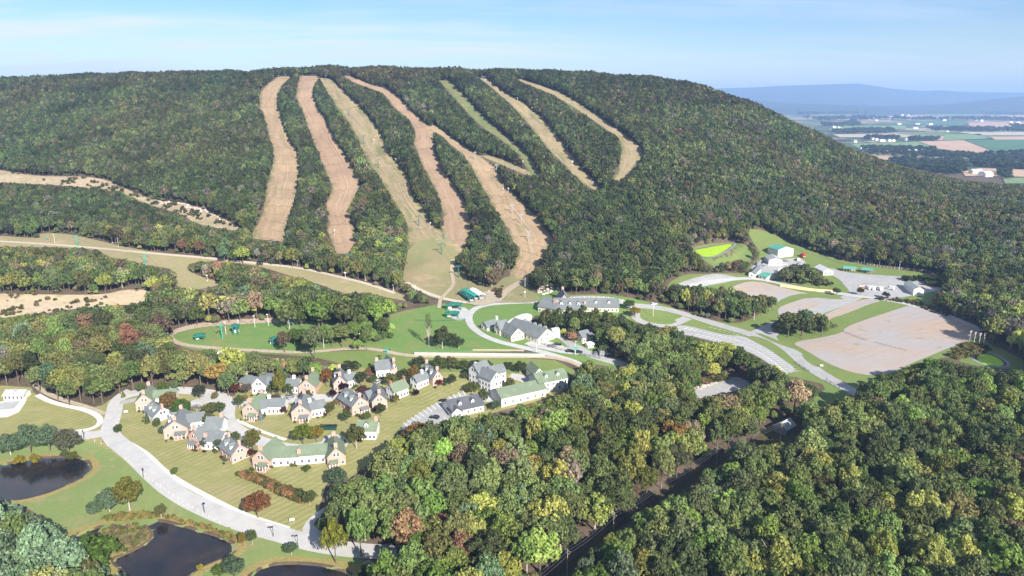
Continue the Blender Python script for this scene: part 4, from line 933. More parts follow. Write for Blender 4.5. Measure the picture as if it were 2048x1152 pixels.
        if nc and not b.get('open'):
            face(a, u, w, -v, nc, rd == 'v' and r > 2.5)
            if len(b['p']) == 3 or b.get('rs'): face(a+u*w, v, d, u, b.get('win2', max(2, int(d/3.5))), rd == 'u' and r > 2.5)
            if b.get('ls'): face(a, v, d, -u, max(2, int(d/3.5)), rd == 'u' and r > 2.5)
        if b.get('porch'):
            pw = w*.5; x0 = w*b.get('px', .32); m = MB(); q = a+u*x0; o_ = -v
            z1 = z0+2.5
            m.prism([(0, z1-z0+.5), (0, z1-z0+.68), (2.6, z1-z0+.05), (2.6, z1-z0-.13)], (o3(q, z0), o_), (o3(q+u*pw, z0), o_), 0)
            for k in range(4): c = q+u*(pw*(k+.08)/3.15)+o_*2.3; m.box((c[0], c[1], z0+1.1), (.2, .2, 2.6), 0, 1)
            c = q+u*pw/2+o_*1.3; m.box((c[0], c[1], z0-.6), (pw, 2.6, 1.5), math.atan2(u[1], u[0]), 2)
            m.build('porch', b['roof'], E, org, mats=[b['roof'], 'trim', 'brick'])
    return E
def B_(p, d=None, **k): return dict(p=p, d=d, **k)
FOOT = []
TG = 'brick gabled townhouses of the village'
brk = dict(wall='brick', e=5.0, r=4.3, ridge='v'); wng = dict(wall='white_siding', e=4.6, r=2.6, ridge='u', win=4)
building('townhouse', 'brick townhouse with green roof nearest the road fork, orange tree at its wing', 'house', [
    B_([(273,823),(309,817)], 12, roof='roof_green', ch=[(.05,.5),(.95,.5)], ls=1, **brk), B_([(309,813),(352,806)], 7, roof='roof_green', **wng)], TG)
building('townhouse', 'small grey hipped house with two white dormers below the green roofed one by the fork', 'house', [
    B_([(290,834),(309,848)], 8.5, wall='white_siding', e=4, r=3.6, ridge='u', roof='roof_grey', dorm=2, ch=[(1,.5)], rs=1, win=3)], TG)
building('townhouse', 'brick gabled house with dormered left slope and long white rear wing under grey roofs', 'house', [
    B_([(329,879),(377,872)], 14, roof='roof_grey', ch=[(.05,.5),(.93,.5)], dorm=2, porch=1, px=.45, ls=1, **brk), B_([(377,863),(411,855)], 8, roof='roof_grey', **wng)], TG)
building('townhouse', 'brick and white house with stepped grey roofs, second up from the long green roofed house', 'house', [
    B_([(379,890),(403,899)], 10, roof='roof_grey', ch=[(.06,.5)], porch=1, px=.25, **brk), B_([(404,899),(441,900)], 9, roof='roof_grey', ch=[(.15,.2)], **wng), B_([(412,876),(444,874)], 8, wall='white_siding', e=5.5, r=3.6, ridge='u', roof='roof_grey', win=3, ch=[(.9,.5)])], TG)
building('townhouse', 'grey roofed house with two white dormers and pale brick side, next to the maroon tree', 'house', [
    B_([(441,909),(465,929),(500,914)], None, wall='brick', e=4.6, r=3.8, ridge='u', roof='roof_grey', dorm=2, ch=[(.97,.5),(.1,.5)], win=3, win2=3)], TG)
building('long_house', 'long green roofed house with brick gables at both ends and white walls between', 'house', [
    B_([(506,936),(541,939)], 12, roof='roof_green', ch=[(.04,.5)], porch=1, px=.4, ls=1, **brk), B_([(542,934),(597,930)], 9, roof='roof_green', **wng), B_([(598,930),(653,925)], 9, roof='roof_green', ch=[(.02,.12)], **wng),
    B_([(656,935),(692,929)], 12, roof='roof_green', ch=[(.04,.5),(.95,.5)], porch=1, px=.08, **brk)], TG)
building('townhouse', 'brick house with green front gable roof, blue spruce before it and white wing', 'house', [
    B_([(486,837),(517,839)], 12, roof='roof_green', ch=[(.04,.5),(.96,.5)], porch=1, px=.42, ls=1, **brk), B_([(518,833),(534,831)], 7, roof='roof_grey', **{**wng, 'win': 2}), B_([(535,829),(568,828)], 7.5, roof='roof_grey', ch=[(.03,.5)], chm='trim', **wng)], TG)
building('townhouse', 'brick gabled house with grey roof and white wing above the round yellow green trees', 'house', [
    B_([(584,843),(622,840)], 13, roof='roof_grey', ch=[(.04,.5),(.96,.5)], porch=1, px=.42, ls=1, dorm=1, **brk), B_([(623,836),(652,830)], 7.5, roof='roof_grey', ch=[(.03,.5)], chm='trim', **wng)], TG)
building('townhouse', 'steep grey roofed brick house with dormers behind a reddish small tree', 'house', [
    B_([(705,832),(738,821)], 14, roof='roof_grey', ch=[(.04,.5)], dorm=2, porch=1, px=.42, ls=1, **brk), B_([(739,812),(748,809)], 6, roof='roof_grey', **{**wng, 'win': 1})], TG)
building('townhouse', 'tall brick gabled house with steep grey roof, left of the green roofed dark brick house', 'house', [
    B_([(745,821),(775,817)], 13, roof='roof_grey', ch=[(.04,.5)], ls=1, **brk)], TG)
building('townhouse', 'green roofed house with dark red brick end and white front veranda', 'house', [
    B_([(773,793),(789,802),(829,796)], None, wall='white_siding', e=5, r=3.6, ridge='v', roof='roof_green', ch=[(.03,.5),(.97,.5)], chm='dark_brick', win=3, win2=5), B_([(773.6,792.5),(788,800.6)], .6, wall='dark_brick', e=4.9, r=3.4, ridge='v', roof='roof_green', win=2, ov=.1)], TG)
building('townhouse', 'grey roofed angled brick house with a maroon tree at its corner', 'house', [
    B_([(866,774),(886,768)], 13, roof='roof_grey', ch=[(.05,.5),(.95,.5)], dorm=2, **brk), B_([(821,773),(835,780),(865,772)], None, wall='white_siding', e=4.6, r=2.8, ridge='v', roof='roof_grey', ch=[(.7,.5)], chm='trim', win=2, win2=4)], TG)
building('townhouse', 'grey roofed house with white front below the green lift tower', 'house', [
    B_([(753,757),(787,753)], 10, roof='roof_grey', ch=[(.1,.5)], **{**wng, 'e': 5.2, 'r': 3.6}), B_([(783,754),(795,751)], 11, roof='roof_grey', ch=[(.05,.5)], **{**brk, 'win': 2})], TG)
building('townhouse', 'brick gabled grey roofed house with a dark purple tree before its front', 'house', [
    B_([(668,784),(695,781)], 12, roof='roof_grey', ch=[(.05,.5),(.95,.5)], ls=1, dorm=1, **brk), B_([(695,777),(714,772)], 7, roof='roof_grey', ch=[(.5,.5)], chm='trim', **wng)], TG)
building('townhouse', 'brick house with greenish grey hip roof right of the tall columnar tree', 'house', [
    B_([(598,790),(632,790)], 12, roof='roof_green', ch=[(.05,.5),(.95,.5)], **brk), B_([(572,786),(597,787)], 7, roof='roof_grey', ch=[(.5,.5)], chm='trim', **wng)], TG)
building('townhouse', 'white fronted grey roofed house left of the tall columnar tree, pale pink side wing', 'house', [
    B_([(505,788),(533,787)], 13, wall='white_siding', e=5.2, r=4.2, ridge='v', roof='roof_grey', ch=[(.9,.5)], win=3), B_([(480,778),(504,785)], 8, roof='roof_grey', ch=[(.1,.5)], wall='brick', e=4.5, r=3, ridge='u', win=2), B_([(534,784),(549,783)], 7, roof='roof_grey', **{**wng, 'win': 2})], TG)
building('cottage', 'small white green roofed cottage beside the big olive tree at the lawn edge', 'house', [
    B_([(714,879),(752,880)], 8, wall='white_siding', e=5, r=3.2, ridge='u', roof='roof_green', ch=[(.95,.5)], chm='brick', dorm=1, win=5, rs=1)], TG)
AG = 'apartment blocks by the curved car park'
building('apartment_block', 'tall white three storey apartment block with grey roofs and dark balconies', 'apartment block', [
    B_([(958,775),(982,789),(1009,782)], None, wall='white_siding', e=8, r=3.8, ridge='u', roof='roof_grey', win=4, win2=3), B_([(938,763),(958,774),(988,766)], None, wall='white_siding', e=8, r=4.2, ridge='v', roof='roof_grey', win=3, win2=3, ch=[(.4,.2)], chm='trim'), B_([(985,772),(1012,765)], 8, wall='white_siding', e=7, r=3, ridge='u', roof='roof_grey', win=3)], AG)
building('apartment_block', 'long pale green roofed block at the wood edge below the tall white one', 'apartment block', [
    B_([(1003,815),(1092,792)], 11, wall='white_siding', e=5, r=3.2, ridge='u', roof='roof_green', win=6, rs=1)], AG)
building('apartment_block', 'green roofed white block with dormer beyond the drive, rightmost of the apartments', 'apartment block', [
    B_([(1078,789),(1136,775)], 11, wall='white_siding', e=6.5, r=3.4, ridge='u', roof='roof_green', win=5, dorm=2, rs=1), B_([(1068,768),(1088,764)], 10, wall='white_siding', e=6, r=3.2, ridge='v', roof='roof_green', win=3)], AG)
building('apartment_block', 'dark grey roofed house with white roof light beside the curved car park', 'house', [
    B_([(905,836),(968,822)], 12, wall='white_siding', e=3.6, r=3.8, ridge='u', roof='roof_dark', win=5, dorm=2), B_([(904,838),(925,834)], 6, wall='white_siding', e=3.2, r=2.4, ridge='v', roof='roof_dark', win=2)], AG)
building('hotel', 'sprawling grey roofed hotel with brick chimneys at the mountain foot', 'hotel', [
    B_([(1076,623),(1108,631)], 15, wall='cream_siding', e=4.5, r=5, ridge='u', roof='roof_grey', ch=[(.8,.3)], win=4), B_([(1108,631),(1172,631)], 17, wall='cream_siding', e=4.6, r=5.6, ridge='u', roof='roof_grey', ch=[(.1,.3),(.55,.7),(.97,.25)], dorm=3, win=7), B_([(1118,618),(1140,617)], 14, wall='brick', e=6, r=5, ridge='v', roof='roof_grey', win=3, ch=[(.9,.5)]),
    B_([(1172,624),(1237,625)], 13, wall='cream_siding', e=3.8, r=4.6, ridge='u', roof='roof_grey', dorm=2, win=8, ch=[(.2,.6)], rs=1)])
building('ski_lodge', 'long grey roofed ski lodge with cream gable and row of white dormers', 'lodge', [
    B_([(1014,662),(1077,689),(1115,680)], None, wall='cream_siding', e=3.8, r=4.6, ridge='u', roof='roof_grey', dorm=5, dside=1, win=9, win2=3)])
building('ski_lodge', 'shorter grey roofed lodge with yellow gable end facing the loop road', 'lodge', [
    B_([(998,668),(1023,684),(1045,676)], None, wall='cream_siding', e=4.0, r=4.2, ridge='u', roof='roof_grey', win=4, win2=3), B_([(989,667),(1000,672),(1016,666)], None, wall='cream_siding', e=4.5, r=4.6, ridge='v', roof='roof_grey', win=2, win2=2)])
building('lodge_annex', 'small grey annex with white gable beside the loop road bend', 'lodge', [
    B_([(963,658),(975,663),(993,652)], None, wall='cream_siding', e=3, r=2.8, ridge='v', roof='roof_grey', win=2, win2=3, ch=[(.95,.5)], chm='trim')])
building('ticket_house', 'cream house with grey green roof and porch by the grey road', 'house', [
    B_([(1150,680),(1165,688),(1187,683)], None, wall='cream_siding', e=4.2, r=3, ridge='v', roof='roof_grey', win=2, win2=3)])
building('tent', 'white marquee tent beside the end of the long ski lodge', 'tent', [
    B_([(1105,676),(1120,675)], 5, wall='white_siding', e=4.2, r=1.8, ridge='u', roof='roof_white', hip=.95, win=0, ov=.1)])
building('kiosk', 'little white kiosk below the cream ticket house', 'kiosk', [
    B_([(1176,697),(1187,695)], 3, wall='white_siding', e=2.4, r=1.2, ridge='u', roof='roof_white', win=2)])
building('workshop', 'white workshop hall with grey front roof and teal rear roof in the yard', 'workshop', [
    B_([(1537,530),(1564,532)], 15, wall='white_siding', e=5, r=2.2, ridge='v', roof='roof_pale', win=2, ov=.3), B_([(1555,516),(1586,512)], 13, wall='white_siding', e=7.5, r=2.8, ridge='v', roof='roof_teal', win=2, ov=.3)])
building('shed', 'white shed with dark grey roof at the corner of the upper road', 'shed', [
    B_([(1497,553),(1510,556),(1531,546)], None, wall='white_siding', e=3.6, r=1.6, ridge='v', roof='roof_grey', win=1, win2=2)])
building('shed', 'small shed with teal roof behind the yellow retaining wall', 'shed', [
    B_([(1517,557),(1533,562),(1545,555)], None, wall='white_siding', e=3, r=1.7, ridge='u', roof='roof_teal', win=2, win2=1)])
building('barn', 'long white roofed barn with cream end between trees and yard', 'barn', [
    B_([(1629,541),(1646,551),(1663,549)], None, wall='cream_siding', e=3.4, r=2.6, ridge='u', roof='roof_white', win=2, win2=2)])
for p, l in (([(1687,543),(1711,545)], 'left of two teal roofed open shelters at the yard edge'), ([(1722,545),(1743,549)], 'right of two teal roofed open shelters at the yard edge')):
    building('shelter', l, 'shelter', [B_(p, 6, wall='brick', e=3, r=1.3, ridge='u', roof='roof_teal', open=1, win=0)], 'teal roofed open shelters')
building('barn', 'big pale barn with white gable end and ridge vent standing in the grey yard', 'barn', [
    B_([(1807,575),(1826,591),(1844,590)], None, wall='white_siding', e=4.6, r=2.0, ridge='u', roof='roof_pale', win=0, ov=.2)])
building('shed', 'weathered grey shed with metal roof standing alone in the wood', 'shed', [
    B_([(1547,862),(1571,872),(1590,861)], None, wall='grey_siding', e=3.2, r=2.6, ridge='v', roof='roof_pale', win=0)])
building('pool_house', 'white pool house with porch at the left edge of the photo', 'pool house', [
    B_([(8,802),(48,801)], 6, wall='white_siding', e=3, r=2.2, ridge='u', roof='roof_pale', win=5, dorm=1)])
building('pump_hut', 'tiny pale hut with teal roof where two ski runs meet', 'hut', [B_([(784,550),(800,551)], 3.5, wall='cream_siding', e=2.6, r=1.2, ridge='u', roof='roof_teal', win=2)])
building('hut', 'white hut on the summit between two runs', 'hut', [B_([(632,148),(642,148)], 6, wall='white_siding', e=3.4, r=2, ridge='u', roof='roof_grey', win=2)])
building('lift_hut', 'teal roofed hut hidden in the trees by the right hand run', 'hut', [B_([(1013,531),(1024,530)], 5, wall='dark_brick', e=3, r=1.6, ridge='u', roof='roof_teal', win=1)])
building('lift_hut', 'teal hut at the foot of the far right ski run', 'hut', [B_([(1184,400),(1196,400)], 6, wall='white_siding', e=3, r=2, ridge='u', roof='roof_teal', win=1)])
building('hut', 'white roofed hut poking out of the pines below the valley path', 'hut', [B_([(438,716),(448,716)], 3.5, wall='white_siding', e=3, r=1.2, ridge='u', roof='roof_white', win=1)])
# ------------------------------------------------------------------ planted trees, hedges and shrubs of the village and lawns
def spec(px, base, top, wpx_, kind, col, label, v=0, group=None, k=1.0):
    P = gpt(px, base); d = proj(P)[0, 2]
    h = 3.0
    for _ in range(12):
        q = proj([(P[0], P[1], P[2]+h)])[0]; h *= np.clip((base-top)/max(base-q[1], .5), .5, 2)
    w = wpx_/F*d
    c = np.array(TINT[col] if isinstance(col, str) else col)*k
    return tree(P-np.array([0, 0, .1]), (w, w, h), kind, v, c, label, group, random.uniform(0, 6.28))
PUR = (.045,.018,.024); RED = (.14,.045,.03); OR = (.23,.115,.035)
SPEC = [
 (562,797,738,30,'tall',(.2,.2,.035),'tall yellow green columnar tree between two grey roofed townhouses'),(654,774,734,26,'tall',OR,'orange brown upright tree left of the purple tree house'),
 (614,804,777,21,'broad','mid','dark green tree before the brick house with greenish roof'),(544,790,766,20,'broad','mid','dark bush tree left of the tall columnar tree'),(577,789,767,22,'broad','mid','green bush tree right of the tall columnar tree'),
 (493,790,766,24,'broad','grey','greyish brown tree before the white fronted house'),(470,792,765,19,'broad',RED,'rusty red tree left of the white fronted house'),(479,816,789,22,'broad','mid','round green tree at the street bend'),
 (490,806,788,14,'broad','gold','golden tree behind the round green one at the bend'),(551,801,787,20,'shrub','brown','low brownish tree in the paved court'),(688,785,765,22,'broad',PUR,'dark purple tree before a brick gable'),
 (666,799,778,17,'broad',PUR,'small purple tree at the court corner'),(726,789,771,24,'broad',(.12,.06,.045),'reddish tree between the two steep roofed houses'),(661,832,803,21,'broad','olive','olive tree at the white wing of the house above the round trees'),
 (671,813,798,13,'broad','gold','orange tree behind the olive one at the white wing'),(522,839,817,12,'cone',(.16,.2,.2),'blue grey spruce before the green gabled house'),(568,829,811,17,'shrub',(.10,.045,.04),'maroon hedge at the end of a white wing'),
 (694,848,818,21,'broad','mid','dark round tree below the reddish one on the lawn'),(697,826,812,15,'broad',(.12,.07,.045),'reddish small tree against the steep roofed brick house'),(734,844,822,21,'broad','fresh','bright green round tree on the upper lawn'),
 (762,833,806,23,'broad','dark','dark tree in front of the tall brick gabled house'),(607,889,847,42,'broad',(.15,.19,.03),'big yellow green tree in the middle of the turning island'),(634,884,852,30,'broad',(.24,.19,.035),'golden tree on the right of the turning island'),
 (646,859,847,13,'shrub','mid','dark small bush behind the golden island tree'),(713,897,849,40,'broad',(.12,.125,.04),'large olive tree beside the small white cottage'),(689,892,876,8,'tall',(.2,.2,.035),'thin yellow tree at the end of the long house'),
 (508,904,857,35,'broad',(.15,.145,.035),'olive yellow tree above the left end of the long house'),(472,889,863,21,'broad','mid','dark green tree above the dormered brick house'),(722,771,743,30,'broad','dark','dark olive tree right of the brown bank'),
 (747,769,748,19,'broad','mid','green tree left of the house below the lift tower'),(703,744,721,38,'broad','dark','spreading dark evergreen on the upper lawn'),(838,737,712,30,'broad','dark','dark pine like tree above the L shaped house'),
 (880,743,711,34,'broad','mid','largest green tree of the row above the L shaped house'),(903,743,712,30,'broad','olive','olive green tree of the row above the L shaped house'),(926,741,720,30,'broad','mid','low green tree near the tall white apartments'),
 (950,740,719,28,'broad','dark','dark shrubby tree behind the tall white apartments'),(972,740,720,26,'broad','dark','second dark shrubby tree behind the tall white apartments'),(828,768,728,26,'broad',(.2,.13,.04),'orange olive tree left of the L shaped house'),
 (806,768,736,26,'broad','dark','dark tree left of the orange olive one'),(783,774,745,30,'broad',(.16,.165,.045),'yellow olive tree in front of the house below the lift tower'),(878,773,758,18,'shrub',RED,'round maroon tree at the L shaped house corner'),
 (832,794,777,15,'shrub',PUR,'round purple tree at the veranda end'),(793,810,786,14,'tall',(.2,.18,.035),'yellow upright tree in front of the dark red brick end'),(904,773,747,19,'broad','dark','dark tree on the lawn left of the apartments'),
 (932,759,743,17,'broad','mid','small green tree at the apartment gable'),(945,786,764,34,'broad',(.12,.14,.04),'wide olive shrub tree at the car park top'),(966,811,777,23,'tall','mid','dense green upright tree by the apartment drive'),
 (990,820,801,26,'broad','blue','blue green tree beside the dark roofed house'),(1020,781,754,20,'broad','olive','olive tree at the right end of the tall white apartments'),(1015,746,722,24,'broad','dark','dark tree left in the clump behind the apartments'),
 (1040,747,721,28,'broad','dark','dark tree right in the clump behind the apartments'),(835,896,845,58,'broad',(.22,.145,.04),'big orange oak at the end of the curved car park'),(340,824,784,38,'broad',(.2,.13,.045),'orange brown tree in front of the green roofed wing'),
 (364,836,799,40,'broad',(.08,.14,.03),'large fresh green tree below the orange brown one'),(393,826,809,20,'bare','grey','thin greyish tree by the paved court'),(421,834,805,34,'broad','olive','olive tree at the street inside the bend'),
 (442,829,803,22,'broad','mid','green tree on the inside of the street bend'),(420,854,825,28,'broad','olive','olive brown tree at the end of the long white wing'),(327,790,762,25,'broad','fresh','round fresh green tree behind the green roofed wing'),
 (282,787,765,17,'broad','fresh','small round green tree behind the leftmost chimney'),(400,799,768,28,'broad','deep','dark dense tree on the street top'),(431,802,782,14,'broad','gold','small golden tree on the street top'),
 (295,846,821,10,'cone','dark','dark slim conical shrub before the small hipped house'),(315,859,834,17,'broad','mid','round green shrub tree left of the dormered brick house'),(325,872,851,15,'broad','blue','blue green shrub tree at the brick patio'),
 (408,899,875,15,'broad',(.09,.11,.08),'grey green small tree at the stepped grey roofs'),(437,901,877,19,'broad','blue','green small tree right of the stepped grey roofs'),(503,916,897,15,'broad',(.12,.03,.03),'maroon small tree left of the long house'),
 (613,944,929,20,'shrub','mid','low shrub in front of the long house'),(676,977,933,42,'broad','blue','blue green tree alone below the right end of the long house'),(516,1036,984,56,'broad',(.21,.10,.045),'round rust brown tree alone on the lower lawn'),
 (238,865,849,18,'shrub',(.075,.105,.03),'round clipped bush by the road fork'),(350,949,935,16,'shrub','fresh','low round green bush on the lower lawn'),(260,1021,953,58,'broad',(.17,.165,.035),'yellow green tree with a pale trunk between the ponds'),
 (220,1023,978,46,'pine','blue','bluish pine left of the pale trunked tree'),(190,1031,1002,32,'pine','blue','small bluish pine above the shore'),(323,1037,1007,25,'broad','olive','small olive tree on the far pond shore'),
 (138,906,856,52,'pine',(.10,.10,.06),'brownish green pine at the side road end'),(62,907,846,44,'pine','blue','left pine of the clump above the left pond'),(100,903,848,42,'pine','blue','right pine of the clump above the left pond'),
 (22,910,868,48,'pine','blue','lowest pine of the clump above the left pond'),(40,929,912,26,'shrub',(.3,.24,.03),'yellow bush on the left pond bank'),(72,926,908,22,'shrub',(.28,.23,.03),'second yellow bush on the left pond bank'),
 (147,915,905,24,'shrub',(.14,.15,.03),'low olive bush at the left pond corner'),(672,1127,1036,54,'tall',(.22,.23,.035),'tall yellow roadside tree at the bottom'),(583,1110,1084,28,'broad','blue','bluish small tree beside the main road'),
 (486,1094,1064,18,'broad',(.22,.17,.04),'yellow brown bush at the right pond tip'),(505,1090,1058,22,'broad','mid','green bush right of the pond tip'),(196,1133,1072,84,'shrub',(.10,.165,.035),'broad bright green thicket on the pond spit'),
 (400,1140,1128,16,'shrub',(.3,.26,.04),'small yellow shrub on the lower bank'),(470,1158,1112,44,'broad','blue','blue green tree on the bank between the ponds'),(440,1156,1130,30,'broad','fresh','bright green low tree on the bank between the ponds'),
 (575,985,970,22,'shrub',(.2,.12,.05),'rusty shrub in the reed bed'),(600,1000,980,30,'shrub','mid','green shrub at the reed bed end'),(620,1010,980,30,'broad','mid','green tree where the reed bed meets the wood'),
 (858,694,624,15,'bare','olive','lone tall sparse tree on the learners slope'),(885,698,650,34,'broad',(.09,.11,.04),'largest tree of the clump on the learners slope'),(903,698,664,26,'broad','dark','dark middle tree of the clump on the learners slope'),
 (918,699,672,24,'broad','dark','rightmost low tree of the clump on the learners slope'),(875,698,668,22,'broad','dark','leftmost low tree of the clump on the learners slope'),(1270,636,612,24,'broad',(.3,.25,.03),'bright yellow tree at the hotel drive'),
 (1258,621,598,24,'broad','mid','green tree behind the bright yellow one at the hotel drive'),(1720,591,575,15,'broad','deep','dark round bush at the yard corner'),(1771,597,583,16,'broad','deep','dark bush on the bank below the white vans'),
 (1092,668,616,30,'broad','olive','leftmost tree of the row in front of the hotel'),(1114,672,614,30,'broad','mid','second tree from the left before the hotel'),(1138,668,610,32,'broad','dark','tree before the middle of the hotel'),(1163,666,608,32,'broad','mid','tall tree before the hotel chimneys'),(1188,664,614,30,'broad','olive','olive tree before the right hotel wing'),(1214,660,620,28,'broad','mid','rightmost tree of the row before the hotel'),
 (1672,591,575,18,'broad','mid','green bush at the end of the yellow wall'),(130,915,900,18,'shrub','mid','low green bush beside the brownish pine'),(782,946,906,42,'broad',(.2,.10,.045),'rust brown tree on the lawn edge behind the blue green one'),(247,794,780,9,'cone','fresh','small cone shaped shrub at the street corner')]
for s in SPEC: spec(*s, v=hash(s[6]) % 3 if False else len(s[6]) % 3, group='planted trees of the village and lawns')
for a, u, v, w in FOOT:
    for t in RNG.uniform(.02, .98, 3):
        q = a+u*w*t-v*RNG.uniform(1.0, 2.6); k = RNG.uniform(1.1, 2.3)
        tree((q[0], q[1], float(hgt([q[0]], [q[1]])[0])-.05), (k, k, k*RNG.uniform(.7, 1.0)), 'shrub', int(RNG.integers(3)), np.array([TINT['mid'], TINT['dark'], TINT['olive'], (.10,.045,.04)][RNG.integers(4)])*1.2, 'small clipped garden shrub at the foot of a townhouse wall', 'garden shrubs at the townhouse walls')
def ground_shrubs():
    # nameless scrub: reed bed, bank scrub, pond edge tufts, verge weeds
    areas = [([(474,952),(500,952),(540,966),(580,985),(620,1000),(632,1010),(600,1008),(560,992),(520,972)], 260, (1.6,1.9), [(.33,.19,.09),(.26,.17,.07),(.10,.12,.04)]),
             ([(1895,712),(1925,690),(1960,690),(1985,700),(1945,715),(1915,722)], 200, (1.4,1.5), [(.24,.2,.06),(.3,.25,.1),(.1,.13,.04)]),
             ([(1745,598),(1800,597),(1860,612),(1900,630),(1890,634),(1820,608)], 180, (1.2,1.2), [(.2,.15,.07),(.12,.13,.05)]),
             ([(1800,560),(1850,558),(1900,570),(1895,577),(1840,570)], 160, (2.2,2.4), [(.06,.09,.03),(.12,.13,.05)]),
             ([(-10,585),(100,586),(210,586),(290,578),(300,600),(200,616),(60,640),(-10,645)], 90, (1.8,1.6), [(.18,.17,.07),(.10,.12,.045),(.25,.19,.09)]),
             ([(0,343),(170,352),(250,378),(370,410),(470,455),(380,440),(270,396),(120,370)], 170, (2.2,2.2), [(.09,.11,.04),(.2,.17,.08)]),
             ([(175,1085),(215,1060),(270,1048),(300,1062),(300,1078),(250,1106),(205,1112),(190,1100)], 260, (1.1,1.1), [(.3,.25,.09),(.15,.19,.05),(.2,.16,.1)]),
             ([(200,1040),(260,1026),(330,1032),(420,1056),(480,1078),(478,1086),(400,1056),(320,1036),(240,1044)], 240, (1.0,1.2), [(.33,.26,.09),(.2,.2,.06)]),
             ([(1380,768),(1400,762),(1445,752),(1470,752),(1440,764),(1395,774)], 60, (2,2), [(.12,.14,.04),(.3,.2,.12)]),
             ([(1000,565),(1010,552),(1000,600),(985,580)], 60, (1.8,1.6), [(.18,.13,.07),(.1,.1,.04)]),
             ([(1560,560),(1620,572),(1668,580),(1668,570),(1600,556)], 90, (1.8,1.8), [(.06,.08,.03),(.14,.13,.05)]),
             ([(695,745),(730,738),(760,742),(745,752),(700,756)], 60, (1.6,1.2), [(.34,.18,.11),(.2,.14,.06)])]
    P, pk, sz, tt = [], [], [], []
    for poly, n, (w, h), cols in areas:
        s_ = n in (90, 170, 160, 60)
        mk = np.zeros_like(MASK); fill(mk, poly); j, i = np.where(mk)
        q = RNG.integers(0, len(i), n*3); G = unproj(np.stack([i[q]-300+RNG.uniform(0, 1, n*3), j[q]-100+RNG.uniform(0, 1, n*3)], 1))
        G = G[np.argsort(-fbm2(G[:, 0], G[:, 1], 26, 9)-RNG.normal(0, .35, n*3))[:n]] if s_ else G[:n]
        P.append(G); pk += [int(FAR[RNG.integers(2)]) for _ in range(n)]; s = RNG.uniform(.6, 1.5, (n, 1)); sz.append(np.array([[w, w, h]])*s*1.3)
        tt.append(np.array([cols[RNG.integers(len(cols))] for _ in range(n)])*RNG.uniform(.75, 1.25, (n, 1)))
    P = np.vstack(P); P[:, 2] -= .35
    scatter('ground_cover', P, pk, RNG.uniform(0, 6.28, len(P)), np.vstack(sz), np.vstack(tt), 'low reeds, weeds and scrub on banks and verges', 'scrub')
ground_shrubs()
# ------------------------------------------------------------------ small things
def metal(name, c, rough=.45, met=.0):
    m = flat_mat(name, c, rough, .1, 2, .4); return m
M['green_steel'] = metal('green_steel', (.02,.15,.11)); M['teal_steel'] = metal('teal_steel', (.03,.36,.27)); M['grey_steel'] = metal('grey_steel', (.35,.36,.36)); M['black_steel'] = metal('black_steel', (.02,.02,.022)); M['wood_pole'] = flat_mat('wood_pole', (.30,.25,.2), .9, .2, 2); M['pale_pole'] = flat_mat('pale_pole', (.6,.56,.5), .9, .15, 2); M['wire'] = metal('wire', (.26,.26,.26)); M['yellow_wall'] = flat_mat('yellow_wall', (.72,.55,.30), .9, .15, .5); M['stone_wall'] = flat_mat('stone_wall', (.52,.47,.39), .9, .12, .6); M['stone'] = flat_mat('stone', (.5,.42,.38), .95, .2, 1)
PARTS = {}
def proto(key, fn):
    if key not in PARTS:
        PARTS[key] = []
        for nm, mb, mats in fn():
            o = mb.build(nm, mats[0], mats=mats); PARTS[key].append((nm, o.data)); bpy.data.objects.remove(o)
    return PARTS[key]
def place(key, fn, name, P, rz, label, cat, group=None, scale=1):
    e = empty(name, P, label, cat, group, rz); e.scale = (scale,)*3
    for nm, me in proto(key, fn):
        c = bpy.data.objects.new(nm, me); COL.objects.link(c); c.parent = e
    return e
def car_fn(col, kind):
    def f():
        Lg, Wd, Ht = {'car': (4.6, 1.85, 1.5), 'suv': (4.8, 1.95, 1.8), 'van': (5.8, 2.1, 2.5), 'truck': (7.5, 2.4, 3.1)}[kind]
        b = MB(); h = .95 if kind in ('car', 'suv') else 1.25
        prof = [(-Lg/2, .35), (Lg/2, .35), (Lg/2, h*.72), (Lg/2-.15, h*.86), (Lg*.22, h), (-Lg/2+.1, h), (-Lg/2, h*.8)]
        b.prism(prof, ((0, -Wd/2, 0), (1, 0)), ((0, Wd/2, 0), (1, 0)))
        if kind in ('van', 'truck'): b.prism([(-Lg/2+.05, h-.02), (Lg*.12, h-.02), (Lg*.10, Ht), (-Lg/2+.1, Ht)], ((0, -Wd/2+.05, 0), (1, 0)), ((0, Wd/2-.05, 0), (1, 0)))
        else: b.prism([(-Lg*.36, Ht-.08), (Lg*.05, Ht-.08), (Lg*.03, Ht), (-Lg*.34, Ht)], ((0, -Wd/2+.2, 0), (1, 0)), ((0, Wd/2-.2, 0), (1, 0)))
        g = MB()
        if kind in ('van', 'truck'): g.prism([(Lg*.125, h), (Lg*.34, h), (Lg*.22, Ht*.9), (Lg*.12, Ht*.92)], ((0, -Wd/2+.08, 0), (1, 0)), ((0, Wd/2-.08, 0), (1, 0)))
        else: g.prism([(-Lg*.46, h-.01), (Lg*.24, h-.01), (Lg*.06, Ht-.07), (-Lg*.37, Ht-.07)], ((0, -Wd/2+.12, 0), (1, 0)), ((0, Wd/2-.12, 0), (1, 0)))
        out = [('body', b, [col]), ('window', g, ['glass'])]
        for sx_ in (-.31, .32):
            for sy in (-1, 1):
                w = MB(); w.bar((Lg*sx_, sy*(Wd/2-.2), .34), (Lg*sx_, sy*(Wd/2+.02), .34), .34, 10); out.append(('wheel', w, ['rubber']))
        return out
    return f
